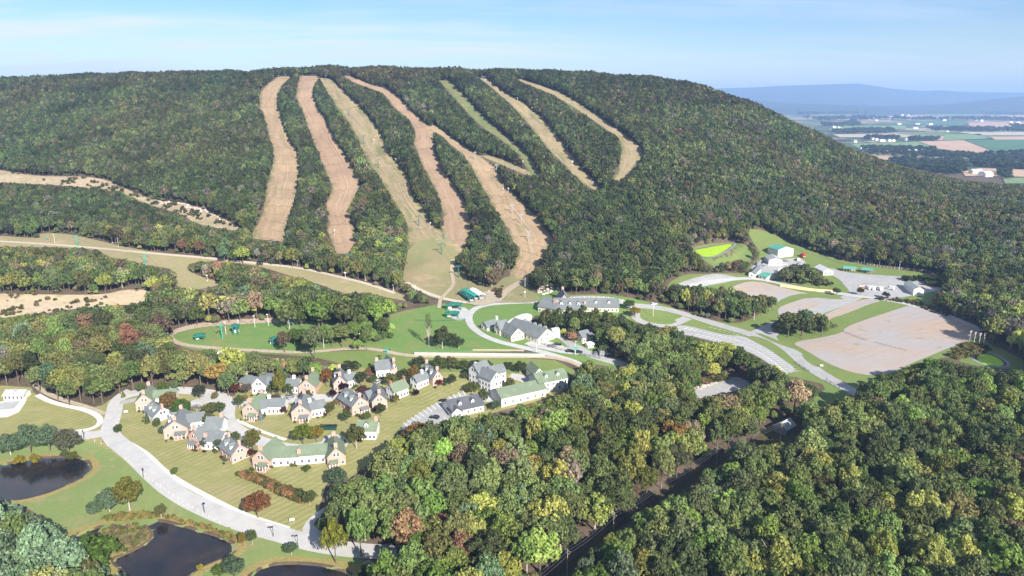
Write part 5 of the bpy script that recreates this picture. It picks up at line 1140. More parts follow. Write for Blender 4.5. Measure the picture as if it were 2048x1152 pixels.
for n_, c_ in (('black', (.015,.016,.018)), ('white', (.8,.8,.8)), ('silver', (.5,.5,.52)), ('red', (.5,.03,.03)), ('darkgreen', (.01,.06,.045)), ('orange', (.6,.25,.03)), ('grey', (.22,.23,.24)), ('blue', (.05,.1,.22))): M['paint_'+n_] = metal('paint_'+n_, c_, .3)
def vehicle(px, row, ang, kind, col, label, group=None, cat=None):
    P = gpt(px, row); P[2] += .2
    return place(kind+col, car_fn('paint_'+col, kind), {'car': 'parked_car', 'suv': 'parked_car', 'van': 'parked_van', 'truck': 'box_truck'}[kind], P, R(ang), label, cat or {'van': 'van', 'truck': 'truck'}.get(kind, 'car'), group)
CG = 'vehicles parked round the resort'
for a in [(887,804,150,'car','black','black car in a stall along the lawn edge of the curved car park'),(869,837,165,'car','black','black car crossing the open middle of the curved car park'),(580,795,10,'car','grey','dark car in the court below the columnar tree'),
  (757,766,60,'car','silver','silver car by the house below the lift tower'),(1115,691,10,'car','black','black car nearest the ski lodge gable'),(1104,694,15,'car','grey','grey car beside the fence below the lodge'),(1140,704,10,'car','black','black car left of the green sign'),
  (1157,706,0,'car','black','black car right of the green sign'),(1193,709,20,'car','grey','dark car under the trees by the grey road'),(1210,711,15,'truck','grey','grey box truck on the grey road'),(1308,610,10,'car','white','white car in the shade at the hotel drive'),
  (1735,578,100,'van','white','leftmost white van in the row in the yard'),(1743,579,100,'van','white','second white van from the left in the yard row'),(1758,580,100,'van','white','third white van in the yard row'),(1780,579,130,'van','white','white van standing apart at the right of the yard row'),
  (1724,578,20,'car','orange','orange machine left of the white vans'),(1843,578,10,'car','red','red car behind the big pale barn'),(1571,523,0,'car','grey','dark car nearest the workshop side door'),(1569,530,10,'car','white','white car at the workshop corner'),
  (1597,522,60,'van','white','white van in the workshop yard'),(1600,528,60,'car','silver','silver car in the workshop yard'),(1604,532,60,'car','white','white car at the yard edge by the grove'),(1594,520,60,'car','black','black car behind the white van at the workshop'),
  (1605,514,90,'truck','red','red truck at the upper yard edge'),(1564,545,0,'truck','white','white truck below the workshop'),(1518,531,30,'truck','grey','grey machine left of the workshop'),(1526,526,40,'car','black','black machine behind the grey one at the workshop'),(1531,534,0,'car','silver','pale machine at the workshop wall'),
  (472,908,20,'car','white','white car by the olive yellow tree'),(536,905,0,'car','grey','dark car behind the long house')]: vehicle(*a, group=CG)
def dumpster_fn():
    b = MB(); b.prism([(-1.6, 0), (1.6, 0), (1.9, 1.5), (-1.9, 1.5)], ((0, -1, .2), (1, 0)), ((0, 1, .2), (1, 0)))
    l = MB(); l.box((0, 0, 1.78), (3.9, 2.1, .14)); l.box((0, .95, 1.9), (3.6, .12, .2)); return [('body', b, ['paint_darkgreen']), ('lid', l, ['black_steel'])]
for px, l in ((655, 'left of two dark green dumpsters at the turning circle'), (666, 'right of two dark green dumpsters at the turning circle')): place('dump', dumpster_fn, 'dumpster', gpt(px, 859)+np.array([0, 0, .1]), R(5), l, 'dumpster', 'dark green dumpsters')
def tower_fn(mat, h, arm):
    def f():
        b = MB(); b.bar((0, 0, -.5), (0, 0, h), .42, 8, .3); a = MB(); a.box((0, 0, h), (arm, .4, .4)); a.box((0, 0, h+.9), (arm*.5, .25, .25)); a.bar((-arm*.2, 0, h), (-arm*.2, 0, h+.9), .12); a.bar((arm*.2, 0, h), (arm*.2, 0, h+.9), .12)
        o = [('pole', b, [mat]), ('crossarm', a, [mat])]
        for s in (-1, 1):
            w = MB(); w.box((s*arm/2, 0, h-.25), (.3, 2.2, .35)); o.append(('sheave_train', w, ['black_steel']))
        return o
    return f
LG = 'chairlift towers on the slopes'
LIFT = [((933,600), 8), ((917,556), 9), ((883,510), 9), ((838,453), 9), ((757,337), 9), ((727,288), 9), ((698,232), 8), ((652,162), 8)]
tops = []
def towers(lst, mat, key, desc, arm=5):
    P = [gpt(*p) for p, h in lst]; out = []
    for i, ((p, h), g) in enumerate(zip(lst, P)):
        d = P[min(i+1, len(P)-1)]-P[max(i-1, 0)]; rz = math.atan2(d[1], d[0])-math.pi/2
        place(key+str(h), tower_fn(mat, h, arm), 'lift_tower', g, rz, desc[i], 'lift tower', LG); out.append((g+np.array([0, 0, h-.1]), rz))
    return out
A1 = towers(LIFT, 'green_steel', 'tg', ['green lift tower at the loading station', 'green lift tower just above the loading station', 'green lift tower at the top of the run out grass', 'green lift tower low on the wide middle run', 'green lift tower halfway up the wide middle run', 'green lift tower above the halfway one on the wide run', 'green lift tower high on the wide run', 'green lift tower at the summit of the wide run'])
A2 = towers([((1075,560),8),((1057,483),8),((1042,448),8),((1024,428),8),((993,345),8),((950,320),8)], 'grey_steel', 'tw', ['pale lift tower at the foot of the fifth run', 'pale lift tower lowest on the open bend of the fifth run', 'pale lift tower in the bend of the fifth run', 'pale lift tower at the top of the bend of the fifth run', 'pale lift tower where the narrow grass strip leaves the fifth run', 'pale lift tower high on the fifth run'])
A3 = towers([((775,735),10),((445,677),8),((291,533),8),((155,494),9)], 'teal_steel', 'tt', ['tall teal lift tower behind the house with white front', 'teal lift tower on the learners slope', 'dark teal lift tower at the lower edge of the dry slope', 'teal lift tower with grey base beside the gravel track'], 4)
for A, lab in ((A1, 'haul cable of the long middle chairlift'), (A2, 'haul cable of the right chairlift'), (A3[1:], 'haul cable of the left chairlift')):
    m = MB()
    for (a, ra), (b, rb) in zip(A[:-1], A[1:]):
        for s in (-2.4, 2.4):
            oa, ob = np.array([math.cos(ra)*s, math.sin(ra)*s, 0]), np.array([math.cos(rb)*s, math.sin(rb)*s, 0]); pr = None
            for k in range(7):
                t = k/6; q = (a+oa)*(1-t)+(b+ob)*t-np.array([0, 0, 4*t*(1-t)*1.2])
                if pr is not None: m.bar(pr, q, .05, 4)
                pr = q
    tag(m.build('lift_cable', 'black_steel'), lab, 'cable')
def gun_fn():
    b = MB(); b.bar((0, 0, -.3), (0, 0, 3.6), .13, 6); b.box((0, 0, .2), (1.0, 1.0, .4)); f = MB(); f.bar((0, .5, 3.7), (0, -.9, 4.3), .55, 10, .42); f.bar((0, -.9, 4.3), (0, -1.0, 4.35), .46, 10); return [('stand', b, ['pale_pole']), ('barrel', f, ['trim'])]
def gun2_fn():
    b = MB(); b.bar((0, 0, -.3), (0, 0, 2.6), .16, 6); f = MB(); f.bar((0, .5, 2.7), (0, -1.0, 3.3), .62, 10, .5); f.box((0, .2, 2.6), (1.3, .5, .8)); return [('stand', b, ['grey_steel']), ('barrel', f, ['teal_steel'])]
GP = [(93,481),(225,486),(415,562),(595,531),(640,543),(691,556),(731,561),(787,581),(579,655),(669,470),(748,286),(792,325),(817,352),(860,455),(803,306),(694,188),(678,170),(1017,385),(1060,412),(1046,330),(985,305),(905,247),(862,222),(832,225),(953,241),(914,282),(1035,202),(1064,222),(1090,235),(1134,300),(1145,330),(1166,342),(992,158),(970,165),(1185,372),(1006,385),(890,480),(1050,595),(558,632),(706,185)]
for i, (x, y) in enumerate(GP):
    run = 'on the left slope' if x < 800 and y > 470 else 'along a ski run' if y < 480 else 'near the mountain foot'
    place('gun2' if i % 4 == 0 else 'gun', gun2_fn if i % 4 == 0 else gun_fn, 'snow_gun', gpt(x, y), RNG.uniform(-.8, .8), f'{"teal" if i % 4 == 0 else "white"} snow gun on a post {run}', 'snow gun', f'{"teal" if i % 4 == 0 else "white"} snow guns {run}')
def lamp_fn(mat, h):
    def f():
        b = MB(); b.bar((0, 0, -.2), (0, 0, h), .12, 6, .08); hd = MB(); hd.box((0, -.35, h+.05), (.55, .9, .28)); hd.bar((0, 0, h-.1), (0, -.4, h), .06, 5); return [('pole', b, [mat]), ('lamp_head', hd, [mat])]
    return f
FLG = 'floodlight poles round the slopes'
for x, y, l in ((338,684,'white floodlight pole at the path corner left of the learners slope'),(110,486,'white floodlight pole beside the top shed of the dry slope'),(237,494,'white floodlight pole left of the dark wood edge'),(579,658,'white floodlight pole at the island corner'),(1073,704,'floodlight pole behind the long retaining wall'),(676,672,'floodlight pole in the tree island'),(720,692,'floodlight pole at the island front'),(648,697,'floodlight pole under the island trees'),
  (984,574,'white floodlight pole in front of the wedge of trees'),(1050,577,'white floodlight pole at the wood edge by the dirt track'),(831,592,'white floodlight pole by the gravel track'),(1560,470,'white floodlight pole at the top of the green strip'),(1665,508,'floodlight pole at the wood edge above the shelters'),(1728,528,'floodlight pole behind the right shelter'),(1798,541,'floodlight pole at the wood edge above the yard'),(1508,640,'slim pole at the grove edge'),(1306,634,'white flagless pole in the drive oval'),
  (452,668,'pale pole by the learners lift'),(478,664,'pale pole right of the learners lift'),(510,655,'thin pale pole on the upper learners slope'),(537,652,'thin pale pole near the island on the learners slope'),(1150,708,'dark lamp pole by the green sign')):
    place('lampw', lamp_fn('trim', 7.5), 'floodlight_pole', gpt(x, y), RNG.uniform(-1, 1), l, 'light pole', FLG)
for x, y, l in ((287,956,'black street lamp on the left of the main road, mid lawn'),(409,1026,'black street lamp near the far pond shore'),(168,878,'black street lamp at the side road'),(596,1092,'black street lamp at the bottom road junction'),(547,1074,'black lamp post right of the rust brown tree')):
    place('lampb', lamp_fn('black_steel', 4.2), 'street_lamp', gpt(x, y), RNG.uniform(-1, 1), l, 'street lamp', 'black street lamps along the main road')
# posts along the road
def post_fn():
    b = MB(); b.box((0, 0, .4), (.26, .26, 1.1)); b.box((0, 0, .98), (.32, .32, .1)); return [('post', b, ['stone_wall'])]
PP = wline([(252,918),(275,940),(310,966),(350,995),(400,1025),(440,1046)], 3.2, 2)
_pm = post_fn()[0][1].build('bollard', 'stone_wall'); 
for i, p in enumerate(PP):
    o = _pm if i == 0 else _pm.copy()
    if i: COL.objects.link(o)
    o.location = (p[0], p[1], float(hgt([p[0]], [p[1]])[0])+.05); tag(o, 'pale stone bollard in the row on the pond side of the main road', 'bollard', 'bollards along the main road')
for i, p in enumerate(wline([(163,875),(185,880),(215,892)], 3.2, 1)):
    o = _pm.copy(); COL.objects.link(o); o.location = (p[0], p[1], float(hgt([p[0]], [p[1]])[0])+.05); tag(o, 'pale bollard in the short row at the road fork', 'bollard', 'bollards at the road fork')
def wall_line(name, px, h, th, mat, label, cat, off=0, rail=None):
    P = wline(px, 3, 2); n = normals2(P); V = []; z = hgt(P[:, 0], P[:, 1])
    for i in range(len(P)):
        for s, zz in ((-1, -1), (1, -1), (1, h), (-1, h)): V.append((P[i, 0]+n[i, 0]*th/2*s, P[i, 1]+n[i, 1]*th/2*s, z[i]+zz+off))
    Fc = [(i*4+k, i*4+(k+1) % 4, i*4+4+(k+1) % 4, i*4+4+k) for i in range(len(P)-1) for k in range(4)]+[(0,3,2,1), tuple(len(P)*4-4+k for k in range(4))]
    if rail:
        e = empty(name, (P[0, 0], P[0, 1], z[0]), label, cat); mesh_obj('wall', np.array(V)-np.array(e.location), Fc, mat, e)
        m = MB()
        for i in range(len(P)-1):
            a, b = (P[i, 0], P[i, 1], z[i]+h+.9), (P[i+1, 0], P[i+1, 1], z[i+1]+h+.9); m.bar(a, b, .06, 4); m.bar((P[i, 0], P[i, 1], z[i]+h-.1), a, .06, 4)
        m.build('railing', rail, e, e.location); return e
    return tag(mesh_obj(name, V, Fc, mat), label, cat)
wall_line('retaining_wall', [(829,710),(900,711),(1000,712),(1090,713)], 1.6, .6, 'stone_wall', 'long cream retaining wall with teal railing below the learners slope', 'wall', rail='teal_steel')
wall_line('retaining_wall', [(1560,573),(1590,578),(1630,583),(1669,585)], 1.9, .5, 'yellow_wall', 'yellow retaining wall curving round the yard grove', 'wall')
wall_line('retaining_wall', [(945,701),(1000,701),(1048,702)], .7, .5, 'brick', 'low pink kerb wall behind the long retaining wall', 'wall')
wall_line('stone_row', [(1718,573),(1750,574),(1775,576)], .9, 1.2, 'stone_wall', 'row of white boulders behind the vans', 'boulders')
def fence(name, px, h, mat, label, step=2.5):
    P = wline(px, step, 1); z = hgt(P[:, 0], P[:, 1]); e = empty(name, (P[0, 0], P[0, 1], z[0]), label, 'fence'); r = MB()
    for i in range(len(P)-1):
        for k in (.45, .95): r.bar((P[i, 0], P[i, 1], z[i]+h*k), (P[i+1, 0], P[i+1, 1], z[i+1]+h*k), .07, 4)
    r.build('rail', mat, e, e.location); q = MB(); q.box((0, 0, h/2-.1), (.16, .16, h+.3)); pm = None
    for i in range(min(len(P), 90)):
        if pm is None: o = q.build('post', mat, e); pm = o
        else: o = pm.copy(); COL.objects.link(o); o.parent = e
        o.location = (P[i, 0]-P[0, 0], P[i, 1]-P[0, 1], z[i]-z[0])
    return e
fence('guard_rail', [(1590,727),(1605,737),(1618,744)], 1.2, 'black_steel', 'dark guard rail where the lot meets the road')
fence('guard_rail', [(1652,762),(1665,770),(1678,778)], 1.6, 'black_steel', 'dark rail of the road bridge at the wood meadow')
fence('guard_rail', [(1082,688),(1110,699),(1150,708),(1200,718)], 1.4, 'black_steel', 'dark fence along the lodge car park')
fence('fence', [(1570,490),(1600,503),(1650,517),(1690,530)], 1.6, 'wood_pole', 'brown rail fence along the green strip')
fence('fence', [(1668,512),(1720,528),(1780,537),(1860,544)], 1.6, 'pale_pole', 'pale post fence at the wood edge above the shelters')
fence('fence', [(832,643),(870,644),(930,640)], 1.4, 'green_steel', 'green fence between lift plaza and learners slope', 3)
fence('hedge_fence', [(1685,664),(1705,672),(1733,682)], 1.0, 'wood_pole', 'low wooden barrier dividing the gravel lots, upper length')
fence('hedge_fence', [(1750,686),(1780,694),(1812,702)], 1.0, 'wood_pole', 'low wooden barrier dividing the gravel lots, lower length')
# power line
def pole_fn(h, mat):
    def f():
        b = MB(); b.bar((0, 0, -.5), (0, 0, h), .2, 7, .13); a = MB(); a.box((0, 0, h-.7), (2.6, .16, .18)); a.box((0, 0, h-1.6), (1.8, .14, .16))
        for s in (-1.15, 0, 1.15): a.bar((s, 0, h-.6), (s, 0, h-.3), .07, 5)
        return [('pole', b, [mat]), ('crossarm', a, [mat])]
    return f
PW = [((1560,885),10,'farthest power pole, by the shed clearing'),((1432,937),10,'power pole at the upper end of the wood cut'),((1320,1012),10,'power pole in the middle of the wood cut'),((1226,1075),10,'power pole below the middle of the cut'),((1134,1153),10.5,'power pole at the bottom of the cut'),((1040,1230),10,'power pole below the photo edge')]
WP = [gpt(*p[0]) for p in PW]; wm = MB()
dv_ = WP[-1]-WP[0]; rz = math.atan2(dv_[1], dv_[0])-math.pi/2; ac = np.array([math.cos(rz), math.sin(rz), 0])
for (p, h, l), g in zip(PW, WP):
    if p[1] < 1200: place('pp%s' % h, pole_fn(h, 'wood_pole'), 'power_pole', g, rz, l, 'power pole', 'power poles of the wood cut')
for a, b in zip(WP[:-1], WP[1:]):
    for s in (-1.15, 0, 1.15):
        pr = None
        for k in range(9):
            t = k/8; q = (a+ac*s)*(1-t)+(b+ac*s)*t+np.array([0, 0, 9.7-5*t*(1-t)*.9])
            if pr is not None: wm.bar(pr, q, .02, 4)
            pr = q
tag(wm.build('power_line', 'wire'), 'three pale sagging wires strung between the poles of the wood cut', 'wires')
for x, y, l in ((1938,687,'leftmost of four utility poles beside the small basin'),(1947,690,'second of four utility poles beside the small basin'),(1957,692,'third of four utility poles beside the small basin'),(1966,692,'rightmost of four utility poles beside the small basin')):
    place('up', pole_fn(8.5, 'pale_pole'), 'utility_pole', gpt(x, y), .5, l, 'utility pole', 'four utility poles by the small basin')
# lift station, racks, gantry, green sign, hay bales of stone
def rack(px0, px1, w, h, label, roofm, cat='lift station'):
    a, b = gpt(*px0), gpt(*px1); d = (b-a)[:2]; ln = np.linalg.norm(d); rz = math.atan2(d[1], d[0]); e = empty('lift_station', (a+b)/2, label, cat, None, rz)
    m = MB()
    for i in range(6):
        for s in (-1, 1): m.box((-ln/2+ln*i/5, s*w/2, h/2-.3), (.3, .3, h+.6))
    m.build('frame', 'green_steel', e); r = MB(); r.prism([(-w/2-.4, h), (0, h+.9), (w/2+.4, h), (w/2+.4, h+.2), (0, h+1.1), (-w/2-.4, h+.2)], ((-ln/2-.5, 0, 0), (0, 1)), ((ln/2+.5, 0, 0), (0, 1))); r.build('roof', roofm, e)
    k = MB()
    for i in range(12): k.box((-ln/2+ln*(i+.5)/12, 0, 1.0), (.9, w*.7, .9))
    k.build('chair_row', 'grey_steel', e); return e
rack((922,589),(944,606), 3.5, 2.6, 'long rack of parked lift chairs under green rails, left of the white roofed station', 'green_steel')
rack((930,586),(953,602), 3.0, 2.8, 'second long green railed chair rack beside the white roofed station', 'teal_steel')
rack((945,586),(964,601), 4.5, 3.4, 'white roofed lift loading station at the run out', 'roof_white')
def gantry(px, row, ln, h, rz, label):
    e = empty('lift_terminal', gpt(px, row), label, 'lift terminal', None, rz); m = MB()
    for s in (-1, 1):
        for t in (-1, 1): m.box((s*ln/2, t*1.4, h/2-.4), (.5, .5, h+.8))
    m.box((0, 0, h), (ln+2, 3.2, .9)); m.box((0, 0, h+.75), (ln*.7, 1.6, .6)); m.build('gantry', 'green_steel', e); w = MB(); w.bar((ln*.3, 0, h-1.2), (ln*.3, 0, h-.9), 1.8, 14); w.build('bull_wheel', 'green_steel', e); c = MB(); c.box((-ln*.3, 2.6, 1.1), (2.2, 2, 2.6)); c.prism([(-1.3, 2.4), (0, 3.1), (1.3, 2.4)], ((-ln*.3-1.3, 2.6, 0), (0, 1)), ((-ln*.3+1.3, 2.6, 0), (0, 1))); c.build('cabin', 'trim', e)
gantry(908,620,9,4.2,.1,'big green chairlift terminal gantry on the lift plaza'); gantry(905,635,7,3.2,.15,'low green terminal nearest the green fence'); gantry(400,680,4.5,3.0,.4,'small green terminal with white cabin on the learners slope'); gantry(549,690,2.6,4.0,.5,'narrow teal terminal at the island corner'); gantry(472,668,2.4,5.4,.2,'pale lift mast on the learners slope')
sheet('plaza', 'concrete', [(895,622),(912,614),(935,616),(940,632),(925,642),(905,640)], .22, 2, label='paved lift plaza'); sheet('plaza', 'dirt_path', [(985,578),(950,596),(925,606),(960,614),(1000,604)], .55, 2, label='bare ground before the lift station')
def sign_fn():
    b = MB(); b.box((0, 0, .6), (.1, .1, 1.6)); b.box((1.5, 0, .6), (.1, .1, 1.6)); p = MB(); p.box((.75, -.04, 1.25), (1.7, .1, .9)); return [('post', b, ['grey_steel']), ('panel', p, ['trim'])]
def gsign_fn():
    b = MB(); b.box((0, 0, 2.0), (.3, .3, 4.4)); p = MB(); p.box((0, 0, 4.2), (1.6, .2, 1.8)); return [('post', b, ['grey_steel']), ('panel', p, ['teal_steel'])]
place('sg', sign_fn, 'sign', gpt(580,1046), .4, 'white sign board on the lawn by the road junction', 'sign'); place('sg', sign_fn, 'sign', gpt(249,828), .3, 'white sign board by the first townhouse', 'sign'); place('gs', gsign_fn, 'sign', gpt(1151,711), 0, 'teal sign post between two black cars', 'sign'); place('sg', sign_fn, 'sign', gpt(1230,714), .3, 'white sign by the grey road bend', 'sign')
place('bx', sign_fn, 'gate_booth', gpt(1640,735), 0, 'little white booth at the gravel lot gate', 'booth')
# pool
_pa = [(-20,836),(30,833),(56,800),(10,806),(-20,812)]
sheet('pool_deck', 'pale_path', [(-40,838),(32,834),(56,798),(46,797),(0,804),(-40,810)], .16, 2, label='white deck of the pool at the left edge'); sheet('pool_cover', 'roof_pale', [(-20,822),(28,818),(42,802),(12,804),(-20,812)], .3, 2, label='grey covered pool', smooth_it=0)
# boulders and rubble on cut banks
def boulder(seed):
    g = np.random.default_rng(seed); bm_ = MB(); n = 8; V = []
    for k, (zz, rr_) in enumerate(((-.3, .5), (.15, .95), (.55, .7), (.8, .1))):
        for i in range(n): V.append((rr_*math.cos(i*.785+k*.3)*g.uniform(.7, 1.2), rr_*math.sin(i*.785+k*.3)*g.uniform(.7, 1.2), zz*g.uniform(.8, 1.2)))
    bm_.add(V, [(k*n+i, k*n+(i+1) % n, (k+1)*n+(i+1) % n, (k+1)*n+i) for k in range(3) for i in range(n)]+[tuple(range(n))[::-1], tuple(range(3*n, 4*n))]); return bm_
BM = []
for s in range(3): o = boulder(s).build('boulder', 'stone'); BM.append(o.data); bpy.data.objects.remove(o)
def rocks(poly, n, s0, s1, label, group):
    mk = np.zeros_like(MASK); fill(mk, poly); j, i = np.where(mk); q = RNG.integers(0, len(i), n); G = unproj(np.stack([i[q]-300., j[q]-100.], 1))
    for k in range(n):
        o = bpy.data.objects.new('boulder', BM[k % 3]); COL.objects.link(o); o.location = G[k]; s = RNG.uniform(s0, s1); o.scale = (s*RNG.uniform(.8, 1.4), s, s*RNG.uniform(.6, 1.1)); o.rotation_euler = (0, 0, RNG.uniform(0, 6)); tag(o, label, 'boulder', group)
rocks([(300,402),(365,405),(417,423),(480,455),(478,460),(415,432),(365,414),(312,410)], 60, .9, 2.0, 'pale boulder in the rock band along the tan clearing', 'boulders along the tan clearing')
rocks([(1072,590),(1085,572),(1110,570),(1128,585),(1110,592)], 26, .8, 1.9, 'pale boulder on the slope behind the hotel', 'boulders behind the hotel')
rocks([(1380,782),(1400,768),(1440,760),(1432,770),(1400,780)], 24, .6, 1.4, 'pinkish boulder on the bank of the small lot', 'boulders by the small wood lot')
rocks([(990,582),(1000,590),(960,592),(955,585)], 10, .6, 1.2, 'boulder near the white roofed lift station', 'boulders by the lift station')
# ------------------------------------------------------------------ the far plain and hills
def field(px, c, lab):
    nm = 'field'; key = 'field_%.2f' % c[0]
    if key not in M: M[key] = ground_mat(key, c, tuple(x*.82 for x in c), tuple(x*1.12 for x in c), .004, .03, bd=.1)
    P = unproj(dense(px, 4)); V = [Vector(p[:2]) for p in P]; n = len(V)
    v, _, f, *_r = delaunay_2d_cdt(V, [(i, (i+1) % n) for i in range(n)], [], 1, 1e-3)
    v = np.array([(a.x, a.y) for a in v]); f = np.array([tuple(t) for t in f if len(t) == 3])
    a, b, c_ = v[f[:, 0]], v[f[:, 1]], v[f[:, 2]]; fl = ((b-a)[:, 0]*(c_-a)[:, 1]-(b-a)[:, 1]*(c_-a)[:, 0]) < 0; f[fl] = f[fl][:, ::-1]
    struct(mesh_obj(nm, np.c_[v, hgt(v[:, 0], v[:, 1])+1.2], f, M[key]), lab)
TANF, GRN, LGR, PAL_ = (.52,.36,.25), (.09,.19,.095), (.20,.29,.13), (.50,.44,.34)
for px, c, l in [([(1836,283),(1927,281),(1989,305),(1950,308),(1877,298)], TANF, 'big tan field on the plain'), ([(1929,281),(2100,279),(2100,305),(1996,306)], GRN, 'big green field on the plain'), ([(1700,288),(1834,284),(1872,297),(1717,297)], LGR, 'pale green field behind the house row'),
  ([(1936,245),(2100,244),(2100,255),(1940,256)], TANF, 'far tan field'), ([(1831,243),(1931,243),(1931,252),(1850,252)], GRN, 'far green field'), ([(1639,245),(1712,245),(1712,250),(1639,250)], TANF, 'tan strip field'), ([(1667,252),(1812,251),(1812,259),(1667,259)], LGR, 'pale far field'),
  ([(1665,269),(1798,268),(1790,275),(1680,275)], PAL_, 'buff field behind the mountain flank'), ([(1846,271),(1889,273),(1884,281),(1850,279)], TANF, 'small tan field'), ([(1890,269),(1960,268),(1975,278),(1885,281)], LGR, 'green field with a lone tree'), ([(1912,264),(2100,264),(2100,271),(1960,271)], PAL_, 'long buff field'), ([(1980,274),(2100,273),(2100,279),(1990,280)], TANF, 'tan field at the right edge'),
  ([(1750,315),(1822,315),(1822,321),(1755,320)], TANF, 'tan field behind the ridge'), ([(1777,329),(1829,331),(1815,338),(1780,335)], PAL_, 'buff field nearest the flank'), ([(1924,344),(1960,337),(2100,342),(2100,355),(1930,353)], TANF, 'tan field with the white farm'), ([(2005,358),(2100,354),(2100,368),(2010,368)], LGR, 'bright green paddock at the right edge'), ([(1868,314),(1920,313),(1920,318),(1870,319)], PAL_, 'thin buff field'), ([(1835,323),(1860,323),(1858,327),(1838,327)], TANF, 'little tan field'),
  ([(1740,232),(1860,231),(1860,235),(1740,236)], PAL_, 'distant buff strip'), ([(1868,226),(1970,227),(1960,232),(1870,232)], LGR, 'distant green strip'), ([(1620,228),(1700,227),(1700,231),(1625,232)], LGR, 'distant green strip by the mountain'), ([(2000,231),(2100,231),(2100,236),(2000,236)], TANF, 'distant tan strip'), ([(1780,219),(1900,220),(1900,223),(1780,223)], PAL_, 'farthest buff strip'),([(1700,262),(1790,261),(1785,266),(1700,266)], LGR, 'green strip before the dark belt')]: field(px, c, l)
def belts():
    B = [([(1727,305),(1760,300),(1860,305),(1950,310),(2060,306),(2060,320),(1940,320),(1850,316),(1740,312)], 380, 11), ([(1779,322),(1830,318),(1870,324),(1925,321),(1932,350),(1900,352),(1850,345),(1800,336)], 420, 11), ([(1941,322),(2060,318),(2060,341),(1990,336),(1945,332)], 300, 11),
         ([(1665,262),(1785,259),(1792,267),(1670,269)], 320, 15), ([(1852,256),(1930,257),(2060,259),(2060,264),(1930,265),(1860,262)], 360, 15), ([(1722,297),(1780,297),(1870,299),(1868,303),(1725,303)], 220, 11), ([(1729,275),(1798,276),(1796,279),(1732,280)], 110, 13), ([(1815,277),(1880,277),(1878,283),(1820,282)], 120, 12),
         ([(1640,250),(1720,249),(1722,253),(1650,254)], 120, 18), ([(1600,236),(1740,235),(1860,238),(1960,237),(2060,238),(2060,243),(1900,241),(1760,241),(1640,243)], 420, 22), ([(1580,226),(1700,225),(1740,229),(1600,231)], 160, 28), ([(1960,224),(2060,223),(2060,231),(1970,230)], 160, 28), ([(1700,216),(1900,217),(2060,217),(2060,221),(1800,221),(1560,220)], 260, 40),
         ([(1995,343),(2020,345),(2022,360),(1998,356)], 40, 9), ([(1688,249),(1710,240),(1715,244),(1700,252)], 60, 15), ([(2020,252),(2060,250),(2060,258),(2030,258)], 60, 16)]
    P, pk, sz, tt = [], [], [], []
    for poly, n, s in B:
        mk = np.zeros_like(MASK); fill(mk, poly); j, i = np.where(mk); q = RNG.integers(0, len(i), n)
        G = unproj(np.stack([i[q]-300+RNG.uniform(0, 1, n), j[q]-100+RNG.uniform(0, 1, n)], 1)); P.append(G); pk += [int(FAR[RNG.integers(5)]) for _ in range(n)]
        w = s*RNG.uniform(.7, 1.4, (n, 1)); sz.append(w*np.array([[1.1, 1.1, 1.0]])); k = np.array([[.055,.082,.042]])*RNG.uniform(.6, 1.7, (n, 1)); tt.append(k*RNG.uniform(.85, 1.2, (n, 3)))
    P = np.vstack(P); scatter('distant_woods', P, pk, RNG.uniform(0, 6.28, len(P)), np.vstack(sz), np.vstack(tt), 'dark tree belts and woods across the far plain', 'woods')
belts()
def far_house(w, d, h, r):
    a = MB(); a.prism([(-w/2, -.5), (w/2, -.5), (w/2, h), (0, h+r), (-w/2, h)], ((0, -d/2, 0), (1, 0)), ((0, d/2, 0), (1, 0))); b = MB(); b.prism([(-w/2-.4, h-.1), (0, h+r+.1), (w/2+.4, h-.1), (w/2+.4, h+.15), (0, h+r+.4), (-w/2-.4, h+.15)], ((0, -d/2-.4, 0), (1, 0)), ((0, d/2+.4, 0), (1, 0)))
    return [('wall', a, ['trim']), ('roof', b, ['roof_pale'])]
def farh(px, row, key, dims, label, group, cat='house', nm='far_house'):
    place(key, lambda: far_house(*dims), nm, gpt(px, row), RNG.uniform(-.5, .5)+(0 if RNG.uniform() < .5 else 1.57), label, cat, group)
for x, y in [(1722,299),(1728,301),(1735,303),(1747,301),(1754,299),(1765,299),(1772,301),(1775,303),(1784,304),(1796,305),(1806,304),(1812,306),(1818,305),(1829,304),(1832,306),(1845,304)]:
    farh(x, y, 'fh1', (11, 9, 6, 3.6), 'white house in the row along the dark tree belt on the plain', 'white houses along the tree belt')
for x, y in [(1710,285),(1745,280),(1752,281),(1761,283),(1768,283),(1778,283),(1786,283),(1811,281)]:
    farh(x, y, 'fh2', (13, 10, 6, 4), 'small white farm house behind the pale green field', 'farm houses behind the green field')
for x, y, d, l in [(1951,348,(14,24,6,5),'left white barn of the farm at the right edge'),(1963,350,(10,12,4,3),'low middle building of the farm at the right edge'),(1972,353,(14,24,6,5),'right white barn of the farm at the right edge')]:
    farh(x, y, 'b%d' % x, d, l, 'white farm at the right edge', 'barn', 'far_barn')
for x, y, d, l in [(1795,249,(60,24,9,2),'left long pale warehouse far on the plain'),(1835,249,(70,26,9,2),'middle long pale warehouse far on the plain'),(1858,250,(40,26,9,2),'right long pale warehouse far on the plain'),(1828,257,(60,24,7,2),'pale warehouse before the long row'),(1667,256,(26,18,8,5),'white church like barn by the mountain flank'),(1677,256,(24,14,6,4),'white barn right of the church like one')]:
    farh(x, y, 'w%d' % x, d, l, 'pale sheds far on the plain', 'warehouse', 'warehouse')
